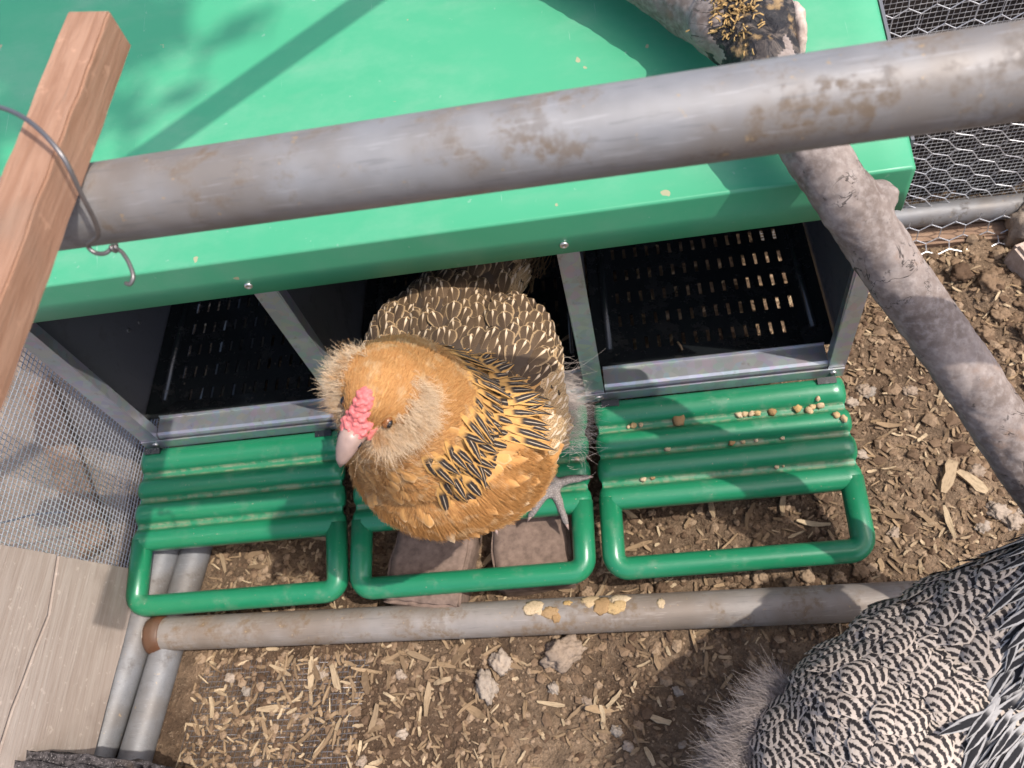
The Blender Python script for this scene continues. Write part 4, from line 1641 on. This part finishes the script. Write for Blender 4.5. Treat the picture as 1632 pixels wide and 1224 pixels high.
def coat(parent, me, flow, classify, protos, n, seed, limit, base, steer=None):
    """shingle the body with feathers; classify(p, n, t) -> (kind, spacing, size) or None"""
    pts, nr = sample_surface(me, n, seed)
    kept, cell, cand = [], {}, []
    for p, nv in zip(pts, nr):
        f, t = flow.at(p)
        k = classify(p, nv, t)
        if k is None:
            continue
        kind, sp, size = k
        key = tuple(int(math.floor(x / 0.02)) for x in p)
        ok = True
        for dx in (-1, 0, 1):
            for dy in (-1, 0, 1):
                for dz in (-1, 0, 1):
                    for qq, sp2 in cell.get((key[0] + dx, key[1] + dy, key[2] + dz), ()):
                        if (p[0] - qq[0]) ** 2 + (p[1] - qq[1]) ** 2 + (p[2] - qq[2]) ** 2 < (min(sp, sp2)) ** 2:
                            ok = False
                            break
                    if not ok:
                        break
                if not ok:
                    break
            if not ok:
                break
        if not ok:
            continue
        cell.setdefault(key, []).append((p, sp))
        cand.append((p, nv, f, kind, size))
    out = []
    eye = Vector(cam.location)
    for p, nv, f, kind, size in cand:
        N = Vector(nv).normalized()
        if steer:
            f = steer(p, kind, f)
        Yv = f - N * f.dot(N)
        if Yv.length < 0.05:
            continue
        Yv.normalize()
        Yv = (Matrix.Rotation(random.gauss(0, 0.16), 3, N) @ Yv)
        lift = random.uniform(0.05, 0.11) if kind == 'breast' else random.uniform(0.20, 0.34) if kind not in ('buff', 'neck', 'barred') else (random.uniform(0.15, 0.24) if kind == 'barred' else random.uniform(0.12, 0.20))
        Yt = (Yv * math.cos(lift) + N * math.sin(lift)).normalized()
        Xv = Yt.cross(N).normalized()
        Z = Xv.cross(Yt).normalized()
        Xv = (Matrix.Rotation(random.gauss(0, 0.13), 3, Yt) @ Xv)
        Z = Xv.cross(Yt).normalized()
        s = size * random.uniform(0.86, 1.15)
        M = Matrix((Xv * s, Yt * s, Z * s)).transposed().to_4x4()
        M.translation = Vector(p) + N * random.uniform(-0.0004, 0.0012)
        vis = in_view(p, 0.02)
        score = 0.0
        if vis:
            score = max(0.0, N.dot((eye - Vector(p)).normalized())) * s * s / vis ** 2
        out.append((score, kind, M))
    out.sort(key=lambda q: -q[0])
    off = Vector(base)
    big, rest = out[:limit], out[limit:]
    for sc, kind, M in big:
        pr = random.choice(protos[kind])
        o = bpy.data.objects.new(pr.name.split('.')[0], pr)
        COL.objects.link(o)
        o.parent = parent
        M2 = M.copy()
        M2.translation = M.translation - off
        o.matrix_local = M2
    groups = {}
    for sc, kind, M in rest:
        groups.setdefault(kind, []).append(M)
    for kind, Ms in groups.items():
        vs, fs, uvs, rs = [], [], [], []
        k0 = 0
        for M in Ms:
            pr = random.choice(protos[kind])
            a = np.array([tuple(v.co) for v in pr.vertices])
            m3 = np.array(M.to_3x3())
            vs.append(a @ m3.T + np.array(M.translation - off))
            fs += [tuple(i + k0 for i in pp.vertices) for pp in pr.polygons]
            uvs += [tuple(u.uv) for u in pr.uv_layers[0].data]
            k0 += len(a)
            rs += [random.random()] * len(a)
        m_ = me_from('feathers', np.vstack(vs), fs)
        ul = m_.uv_layers.new(name='UVMap')
        ul.data.foreach_set('uv', np.array(uvs, dtype=np.float32).ravel())
        at = m_.attributes.new('rnd', 'FLOAT', 'POINT')
        at.data.foreach_set('value', np.array(rs, dtype=np.float32))
        o = link('feathers', m_, protos[kind][0].materials[0], parent, True)
        o['kind'] = 'stuff'
    return len(out)


def fuzz(name, parent, roots, dirs, lens, mat, r0=0.00022, r1=0.00005, bend=None, base=(0, 0, 0), k=5, curl=0.25):
    n = len(roots)
    cu = bpy.data.hair_curves.new(name)
    cu.add_curves([k] * n)
    R, D = np.asarray(roots, float), np.asarray(dirs, float)
    D /= np.linalg.norm(D, axis=1)[:, None] + 1e-9
    Ls = np.asarray(lens, float)[:, None]
    Bd = np.zeros_like(R) if bend is None else np.asarray(bend, float)
    jit = rng.normal(0, curl, (n, 3))
    P = np.empty((n, k, 3))
    for i in range(k):
        t = i / (k - 1)
        P[:, i] = R + D * Ls * t + (Bd + jit) * Ls * t * t * 0.6
    P -= np.asarray(base)
    cu.attributes['position'].data.foreach_set('vector', P.reshape(-1, 3).astype(np.float32).ravel())
    ra = cu.attributes.get('radius') or cu.attributes.new('radius', 'FLOAT', 'POINT')
    rad_ = np.tile(np.linspace(r0, r1, k), n).astype(np.float32)
    ra.data.foreach_set('value', rad_)
    cu.materials.append(mat)
    o = bpy.data.objects.new(name, cu)
    COL.objects.link(o)
    o.parent = parent
    o['kind'] = 'stuff'
    return o


def tangent(nv, f):
    f = np.asarray(f)
    t = f - nv * (nv @ f)
    return t / (np.linalg.norm(t) + 1e-9)


# ---- the buff hen
HB = Vector((0.50, -0.11, -0.04))
HEN = root('hen', HB, 'buff bearded hen with a pink comb and black striped neck standing on the middle perch', 'hen')
H = Vector((0.4715, -0.2365, 0.435))
BK = Vector((0.4425, -0.277, 0.4145))
Fw = (BK - H).normalized()
toC = (Vector(cam.location) - H).normalized()
lft = (cam.matrix_world.to_3x3() @ Vector((-1, 0, 0)))
Up = toC * math.cos(math.radians(15)) + lft * math.sin(math.radians(15))
Up = (Up - Fw * Up.dot(Fw)).normalized()
Rt = Fw.cross(Up).normalized()                         # the hen's right


def hp(f, r, u):
    return H + Fw * f + Rt * r + Up * u


hr = Matrix((Rt, Fw, Up)).transposed()
spec = [
    (hp(-0.002, 0, 0), (0.0195, 0.0245, 0.0205), hr),
    (hp(0.017, 0, -0.003), (0.0125, 0.0150, 0.0125), hr),
    (hp(-0.004, 0.019, -0.012), (0.0135, 0.019, 0.013), hr), (hp(-0.002, -0.017, -0.012), (0.0125, 0.018, 0.013), hr),
    (hp(0.006, 0, -0.018), (0.014, 0.016, 0.013), hr),
]
spec += chain((0.474, -0.222, 0.420), (0.468, -0.200, 0.365), 0.030, 0.050, 4)
spec += chain((0.468, -0.200, 0.365), (0.469, -0.188, 0.300), 0.050, 0.066, 4)
spec += [((0.476, -0.180, 0.245), (0.088, 0.082, 0.085)), ((0.482, -0.158, 0.215), (0.092, 0.09, 0.088)), ((0.490, -0.125, 0.205), (0.092, 0.095, 0.088)),
         ((0.480, -0.080, 0.200), (0.086, 0.09, 0.078)), ((0.472, -0.035, 0.203), (0.070, 0.075, 0.066)), ((0.485, 0.01, 0.207), (0.055, 0.06, 0.050)), ((0.505, 0.05, 0.205), (0.045, 0.05, 0.045)),
         ((0.49, -0.10, 0.15), (0.075, 0.085, 0.075)),
         ((0.534, -0.095, 0.222), (0.048, 0.080, 0.060)), ((0.425, -0.07, 0.215), (0.042, 0.075, 0.055))]
for sx in (0.452, 0.540):
    spec += chain((sx, -0.10, 0.12), (sx, -0.10, 0.045), 0.036, 0.016, 4)
    spec += chain((sx, -0.10, 0.05), (sx, -0.102, -0.032), 0.0085, 0.0075, 7)
# toes: one to the side over the ridge, one over the edge, one inward, one back
toes = []
for sx in (0.452, 0.540):
    b = Vector((sx, -0.104, -0.034))
    ends = [Vector((sx + 0.043, -0.100, -0.030)), Vector((sx + 0.012, -0.148, -0.052)), Vector((sx - 0.030, -0.138, -0.043)), Vector((sx - 0.006, -0.072, -0.030))]
    for e in ends:
        mid = b.lerp(e, 0.5) + Vector((0, 0, 0.005))
        spec += chain(b, mid, 0.0070, 0.0064, 5) + chain(mid, e, 0.0064, 0.0048, 6)
        toes.append(((b.lerp(e, 0.82)), e))
body = blob(spec, 0.0034, 5, 'body')
hbody = body
bco = np.array([tuple(v.co) for v in body.vertices])
o = part('body', body, SKIN_B, HEN, True)
body.materials.append(LEGM)
body.materials.append(mat_plain('dark_undercoat', (0.07, 0.048, 0.033), 0.8, 0, 0.3, 60, 0.2))
for p in body.polygons:
    if p.center.z + HB.z < 0.042:
        p.material_index = 1
    elif p.center.y + HB.y > -0.13 and p.center.z + HB.z < 0.297:
        p.material_index = 2
# work on a copy in world space for the coat
wb = body.copy()
wb.transform(Matrix.Translation(HB))
for b, e in toes:
    dv = (e - b).normalized()
    part('claw', tube_me('claw', [e - dv * 0.002, e + dv * 0.004 + Vector((0, 0, -0.0006)), e + dv * 0.008 + Vector((0, 0, -0.003))], [0.0028, 0.0019, 0.0004], 8), BEAKM, HEN, True)

flowH = Flow([tuple(hp(0.03, 0, 0.004)), tuple(hp(0.0, 0, 0.016)), (0.474, -0.208, 0.43), (0.468, -0.16, 0.385), (0.470, -0.12, 0.325), (0.480, -0.06, 0.285), (0.483, 0.0, 0.262), (0.50, 0.05, 0.25), (0.51, 0.10, 0.25)])


def cls_hen(p, n, t):
    x, y, z = p
    if z < 0.085:
        return None
    dh = (Vector(p) - H).length
    dn = math.hypot(x - 0.468, y + 0.193)
    if dh < 0.050 or z > 0.370:
        return None
    if (0.258 if y > -0.205 else 0.298) < z < 0.366 and x > 0.480 and dn < 0.081 and (x - 0.468) > -0.55 * (y + 0.193) - 0.012 and (y < -0.112 or z > 0.285):
        return ('hackle', 0.0064, 1.0 if z > 0.27 else 0.88)
    if is_neck(p):
        return ('buff', 0.0085, 0.62)
    if n[0] > 0.35 and y > -0.19 and z < 0.255 and not (y > -0.11 and z > 0.232):
        return ('mottled', 0.0078, 0.95)
    if y > -0.135 and (n[2] > 0.05 or y > -0.08):
        if n[0] > 0.45 and z < 0.228:
            return ('mottled', 0.0082, 0.9)
        return ('covert', 0.0092, 1.0)
    if y > -0.165 and n[2] > 0.45 and x > 0.5:
        return ('covert', 0.0090, 0.85)
    if y < -0.13 and random.random() < 0.35:
        return None
    return ('breast', 0.0100, 1.0)


def is_neck(p):
    dn = math.hypot(p[0] - 0.468, p[1] + 0.193)
    return p[2] > 0.297 or (p[2] > 0.262 and dn < 0.068 and p[1] < -0.14)


def dir_hen(p, kind, f):
    if kind == 'hackle' or (kind == 'buff' and p[2] > 0.20 and p[1] < -0.13):
        a = Vector((p[0] - 0.468, p[1] + 0.193, 0.0))
        a = a.normalized() if a.length > 1e-4 else Vector((0, -1, 0))
        return (a * (1.0 if kind == 'hackle' else 0.5) + Vector((0.1, 0.15, -0.9))).normalized()
    return f


PH = {
    'hackle': [feather_me('hackle_feather', 0.042 * k, 0.0088 * w, 'point', M_HACK, 0.10, 0.20, seed=i) for i, (k, w) in enumerate(((1, 1), (1.15, .95), (0.85, 1.05), (1.05, .85)))],
    'covert': [feather_me('covert_feather', 0.022, 0.0165, 'round', M_COV, 0.16, 0.16, seed=10 + i) for i in range(4)],
    'mottled': [feather_me('flank_feather', 0.022, 0.0145, 'soft', M_MOT, 0.14, 0.16, seed=20 + i) for i in range(4)],
    'breast': [feather_me('breast_feather', 0.030, 0.0150, 'point', M_BRST, 0.20, 0.10, seed=60 + i) for i in range(4)],
    'buff': [feather_me('breast_feather', 0.027, 0.0175, 'soft', M_BUFF, 0.14, 0.13, seed=30 + i) for i in range(4)],
}
nf = coat(HEN, wb, flowH, cls_hen, PH, 40000, 3, 300, HB, dir_hen)
print('hen feathers', nf)

# soft hair: crown and neck, cream muffs and beard, down at the flank, brown tail
pts, nr = sample_surface(wb, 170000, 5)
R1, D1, L1, B1 = [], [], [], []
RB, DB, LB, BB = [], [], [], []
R2, D2, L2, B2 = [], [], [], []
for p, n in zip(pts, nr):
    if not is_neck(p):
        if 0.09 < p[2] < 0.285 and p[1] < -0.135 and (n[1] < 0.0 or p[0] < 0.5) and not (n[0] > 0.42 and p[2] > 0.14 and p[1] > -0.195) and random.random() < 0.62:
            f, t = flowH.at(p)
            tg = tangent(n, dir_hen(p, 'buff', f))
            RB.append(p + n * 0.0020); DB.append(tg + n * 0.24); LB.append(random.uniform(0.009, 0.019)); BB.append(-n * 0.25)
        continue
    pv = Vector(p)
    q_ = pv - H
    f_, r_, u_ = q_.dot(Fw), q_.dot(Rt), q_.dot(Up)
    if f_ > 0.0225 and abs(r_) < 0.011 and u_ > -0.012:
        continue                                        # bare face and beak
    if (pv - hp(0.0125, -0.017, 0.001)).length < 0.0066 or (pv - hp(0.0125, 0.017, 0.001)).length < 0.0066:
        continue                                        # eyes
    if f_ > 0.0 and abs(r_) < 0.0055 and u_ > 0.010:
        continue                                        # comb
    fl, t = flowH.at(p)
    tg = tangent(n, fl)
    muff = (abs(r_) > 0.010 and -0.03 < u_ < 0.003 - 0.020 * random.random() and -0.026 + 0.022 * random.random() < f_ < 0.020 and q_.length < 0.044)
    beard = (u_ < -0.011 and f_ > -0.006 + 0.010 * random.random() and abs(r_) < 0.018 and q_.length < 0.036 + 0.012 * random.random())
    if muff or beard:
        sgn = 1 if r_ > 0 else -1
        dv = np.array(Rt) * (sgn * (1.0 if muff else 0.25)) - np.array(Up) * (0.45 if muff else 1.0) + np.array(Fw) * (0.40 if muff else 0.05)
        R2.append(p); D2.append(n * 0.55 + dv * 0.7); L2.append(random.uniform(0.007, 0.0150) * (1.0 if muff else 0.85)); B2.append(-np.array(Fw) * 0.10 - np.array(Up) * 0.2)
    else:
        up_k = 0.0
        dh = q_.length
        ln = random.uniform(0.005, 0.009) if dh < 0.04 else random.uniform(0.008, 0.015)
        if p[0] > 0.488 and n[0] > 0.2 and p[2] < 0.352:
            continue                                    # hackle shows here
        R1.append(p); D1.append(tg + n * 0.24); L1.append(ln); B1.append(-n * 0.3)
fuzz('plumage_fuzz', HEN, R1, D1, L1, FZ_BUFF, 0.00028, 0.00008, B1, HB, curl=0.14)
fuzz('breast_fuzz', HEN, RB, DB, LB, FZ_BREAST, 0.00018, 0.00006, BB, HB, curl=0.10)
def thicken(R, D, L, B, k, js, jd):
    """several finer hairs round each root"""
    R, D, L, B = (np.repeat(np.asarray(q_, float), k, axis=0) for q_ in (R, D, L, B))
    return R + rng.normal(0, js, R.shape), D + rng.normal(0, jd, D.shape), L * rng.uniform(0.55, 1.1, L.shape), B


for i in range(800):                                    # the beard, puffed out below the beak
    a_ = random.uniform(-2.3, 0.5)
    ro = hp(random.uniform(0.008, 0.021), 0.013 * math.sin(a_), -0.010 - 0.009 * math.cos(a_))
    dv = Fw * random.uniform(0.6, 1.1) + Rt * math.sin(a_) * 0.8 - Up * math.cos(a_) * 0.6
    R2.append(np.array(ro)); D2.append(np.array(dv)); L2.append(random.uniform(0.014, 0.026)); B2.append(np.array(-Fw * 0.25 - Up * 0.1))
R2, D2, L2, B2 = thicken(R2, D2, L2, B2, 7, 0.0009, 0.24)
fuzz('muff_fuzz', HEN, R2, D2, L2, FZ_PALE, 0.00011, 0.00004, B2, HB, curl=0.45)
n = 700
R3 = np.column_stack([rng.normal(0.574, 0.004, n), rng.normal(-0.085, 0.022, n), rng.normal(0.115, 0.02, n)])
D3 = np.column_stack([rng.normal(1.0, 0.25, n), rng.normal(-0.1, 0.3, n), rng.normal(-0.1, 0.4, n)])
fuzz('flank_down', HEN, R3, D3, rng.uniform(0.012, 0.030, n), FZ_DOWN, 0.00016, 0.00004, None, HB, curl=0.6)
n = 1700
R4 = np.column_stack([rng.normal(0.515, 0.022, n), rng.normal(0.055, 0.015, n), rng.normal(0.215, 0.02, n)])
D4 = np.column_stack([rng.normal(0.25, 0.35, n), rng.normal(1.0, 0.25, n), rng.normal(0.12, 0.4, n)])
fuzz('tail_fuzz', HEN, R4, D4, rng.uniform(0.025, 0.055, n), FZ_BRN, 0.0006, 0.0001, None, HB, curl=0.15)

# face: comb, cere, beak, eyes
cs = [(hp(0.004, 0, 0.0175), (0.0058, 0.0085, 0.0050), hr), (hp(0.0125, 0, 0.0130), (0.0066, 0.0070, 0.0056), hr), (hp(0.0205, 0, 0.0072), (0.0098, 0.0100, 0.0070), hr),
      (hp(0.0275, 0, 0.0045), (0.0088, 0.0060, 0.0062), hr), (hp(0.019, 0.0085, -0.002), (0.0035, 0.012, 0.0055), hr), (hp(0.017, -0.0095, -0.002), (0.0038, 0.013, 0.0052), hr)]
base_n = 4
for i in range(150):
    c_, rr_, _m = cs[i % base_n]
    a_, b_ = random.uniform(-1.25, 1.25), random.uniform(-1.2, 1.2)
    dd = Vector((math.sin(a_), math.cos(a_) * math.sin(b_), math.cos(a_) * math.cos(b_)))
    cs.append((c_ + hr @ Vector((dd.x * rr_[0], dd.y * rr_[1], dd.z * rr_[2])), random.uniform(0.0011, 0.0021)))
cb = blob(cs, 0.0006, 1, 'comb')
displace(cb, lambda p: 0.0005 * noise.noise(p * 420) - 0.0005 * abs(noise.noise(p * 260)))
part('comb', cb, COMBM, HEN)
bm = bmesh.new()
V, F = tube_vf([hp(0.026, 0, 0.0035), hp(0.034, 0, 0.0045), hp(0.042, 0, 0.0035), hp(0.049, 0, 0.0), hp(0.0545, 0, -0.0045)], [0.0092, 0.0084, 0.0066, 0.0042, 0.0008], 16)
part('upper_beak', me_from('upper_beak', V, F), BEAKM, HEN, True)
V, F = tube_vf([hp(0.026, 0, -0.006), hp(0.036, 0, -0.0052), hp(0.046, 0, -0.005), hp(0.0505, 0, -0.0052)], [0.0066, 0.0056, 0.0034, 0.0008], 14)
part('lower_beak', me_from('lower_beak', V, F), BEAKM, HEN, True)
for s in (-1, 1):
    part('nostril', blob([(hp(0.0335, s * 0.0078, 0.0058), (0.0014, 0.0030, 0.0012), hr)], 0.0006, 1, 'nostril'), EYEM, HEN)
    e = part('eye', blob([(hp(0.0118, s * 0.0168 - (0.0022 if s > 0 else 0), 0.0018), (0.0036, 0.0048, 0.0038), hr)], 0.0007, 2, 'eye'), IRISM, HEN, True)
    part('pupil', blob([(hp(0.0122, s * 0.0188 - (0.0022 if s > 0 else 0), 0.0026), (0.0024, 0.0034, 0.0026), hr)], 0.0006, 2, 'pupil'), EYEM, e, True)

# ---- the barred hen on the soil at the lower right
KBASE = Vector((0.86, -0.42, GZ))
KEN = root('hen', KBASE, 'black and white barred hen on the soil at the lower right', 'hen')
spec = [((0.925, -0.372, 0.110), (0.080, 0.080, 0.075)), ((0.895, -0.400, 0.085), (0.100, 0.098, 0.090)), ((0.856, -0.425, 0.070), (0.108, 0.100, 0.098)), ((0.815, -0.450, 0.050), (0.100, 0.095, 0.092)),
        ((0.775, -0.470, 0.030), (0.080, 0.085, 0.080)), ((0.745, -0.475, 0.02), (0.058, 0.07, 0.062)),
        ((0.80, -0.500, 0.085), (0.085, 0.05, 0.06)), ((0.85, -0.43, -0.01), (0.085, 0.075, 0.07))]
spec += chain((0.935, -0.360, 0.130), (0.975, -0.327, 0.195), 0.066, 0.040, 4)
spec += chain((0.975, -0.327, 0.195), (1.000, -0.315, 0.240), 0.038, 0.024, 3)
spec += [((1.008, -0.312, 0.252), (0.022, 0.020, 0.020))]
for yy in (-0.385, -0.465):
    spec += chain((0.875, yy, 0.0), (0.870, yy, -0.055), 0.032, 0.013, 4) + chain((0.870, yy, -0.05), (0.868, yy, GZ + 0.008), 0.0075, 0.0065, 6)
    b = Vector((0.868, yy, GZ + 0.009))
    for e in ((0.045, 0.0), (0.036, 0.024), (0.036, -0.024), (-0.022, 0.004)):
        spec += chain(b, b + Vector((e[0], e[1], -0.003)), 0.0058, 0.0036, 6)
kb = blob(spec, 0.0042, 6, 'body')
o = part('body', kb, SKIN_G, KEN, True)
kb.materials.append(LEGM)
for p in kb.polygons:
    if p.center.z + KBASE.z < -0.05:
        p.material_index = 1
wk = kb.copy()
wk.transform(Matrix.Translation(KBASE))
flowK = Flow([(1.01, -0.31, 0.265), (0.975, -0.322, 0.23), (0.935, -0.345, 0.20), (0.885, -0.39, 0.175), (0.84, -0.425, 0.155), (0.79, -0.46, 0.12), (0.745, -0.485, 0.08), (0.70, -0.50, 0.03)])


def cls_bar(p, n, t):
    x, y, z = p
    if z < -0.055 or x > 1.0:
        return None
    if x < 0.745 and n[0] < -0.2 and z < 0.055:
        return None
    if x - 0.5 * y > 1.098:
        return ('neck', 0.0056, 1.0 if x < 0.965 else 0.75)
    if n[1] < -0.1 and x < 0.83:
        return ('barred', 0.0080, 1.02)
    return ('barred', 0.0090, 1.20)


PK = {
    'neck': [feather_me('hackle_feather', 0.042 * k, 0.0075 * w, 'point', M_BARH, 0.10, 0.12, seed=40 + i) for i, (k, w) in enumerate(((1, 1), (1.15, 1.1), (0.85, .9), (1, .8)))],
    'barred': [feather_me('barred_feather', 0.026, 0.0215, 'round', M_BAR, 0.13, 0.15, nu=6, nv=6, seed=50 + i) for i in range(5)],
}
nf = coat(KEN, wk, flowK, cls_bar, PK, 40000, 9, 300, KBASE)
print('barred feathers', nf)
pts, nr = sample_surface(wk, 150000, 15)
R, D, L_, Bd = [], [], [], []
R2, D2, L2 = [], [], []
for p, n in zip(pts, nr):
    x, y, z = p
    if z < -0.06:
        continue
    if x < 0.765 and n[0] < 0.15 and z < 0.075:
        R.append(p); D.append(n * 0.8 + np.array((-0.75, 0.35, -0.15))); L_.append(random.uniform(0.008, 0.026)); Bd.append(np.array((-0.2, 0, -0.35)))
    elif x > 0.955 and random.random() < 0.5:
        f, t = flowK.at(p)
        R2.append(p); D2.append(tangent(n, f) + n * 0.25); L2.append(random.uniform(0.008, 0.016))
R, D, L_, Bd = thicken(R, D, L_, Bd, 2, 0.001, 0.35)
fuzz('fluff', KEN, R, D, L_, FZ_FLUFF, 0.00016, 0.00005, Bd, KBASE, curl=0.8)
fuzz('neck_fuzz', KEN, R2, D2, L2, FZ_DOWN, 0.00035, 0.00008, None, KBASE, curl=0.15)
cs = [((1.000 + 0.006 * i, -0.313, 0.274 + 0.004 * math.sin(i)), 0.006) for i in range(4)] + [((0.958, -0.306, 0.222), (0.006, 0.008, 0.005)), ((1.014, -0.318, 0.24), (0.012, 0.014, 0.012))]
cs = [((0.998 + 0.006 * i, -0.312, 0.272 + 0.003 * math.sin(i * 2)), 0.0058) for i in range(5)] + [((1.016, -0.313, 0.262), (0.010, 0.012, 0.012))]
part('comb', blob(cs, 0.0015, 2, 'comb'), COMBM, KEN, True)
V, F = tube_vf([(1.024, -0.311, 0.252), (1.034, -0.309, 0.249), (1.046, -0.307, 0.242)], [0.0085, 0.0065, 0.001], 12)
part('beak', me_from('beak', V, F), BEAKM, KEN, True)
for s in (-1, 1):
    part('eye', blob([((1.014, -0.312 + s * 0.019, 0.258), 0.004)], 0.0008, 2, 'eye'), EYEM, KEN, True)

# ------------------------------------------------------------------ run frame and tree above, out of the picture: they cast the shade on the lid
ax0 = Vector((0.322, 0.165, 0.4075))
t = (1.02 - ax0.z) / SUN.z
c = ax0 + SUN * t
dv = Vector((0.83, 0.56, 0.0)).normalized()
pipe('roof_pipe', c - dv * 1.2, c + dv * 1.2, 0.0135, GALV_BLUE, 'thin roof pipe of the run high above the nest box')
TR = root('tree', (2.6, 2.4, GZ), 'leafy tree standing behind the run', 'tree')
V, F = tube_vf(catmull([(2.6, 2.4, GZ), (2.55, 2.35, 1.0), (2.3, 2.1, 1.9), (1.95, 1.75, 2.4), (1.6, 1.5, 2.55)], 6), list(np.linspace(0.11, 0.02, 25)), 14, wob=0.006)
part('trunk', me_from('trunk', V, F), BARK, TR, True)
sh_c = Vector((0.09, 0.24, 0.43)) + SUN * 2.9
vs, fs, rs = [], [], []
LEAF = mat_tinted('leaf', (0.045, 0.10, 0.02), (0.06, 0.13, 0.03), (0.09, 0.15, 0.035))
for i in range(1700):
    # most leaves are massed, out of view, to shade the lid's left end
    if i < 1400:
        p = sh_c + Vector((random.gauss(-0.10, 0.085), random.gauss(0.10, 0.085), random.gauss(0, 0.10)))
    else:
        p = Vector((2.5, 2.4, 2.9)) + Vector((random.gauss(0, 0.4), random.gauss(0, 0.4), random.gauss(0, 0.35)))
    s = random.uniform(0.03, 0.06)
    a = Vector((random.gauss(0, 1), random.gauss(0, 1), random.gauss(0, .5))).normalized()
    b = a.orthogonal().normalized()
    k = len(vs)
    vs += [p - a * s, p + b * s * .45, p + a * s, p - b * s * .45]
    fs.append((k, k + 1, k + 2, k + 3))
o = part('crown', me_from('crown', vs, fs), LEAF, TR)
o['kind'] = 'stuff'
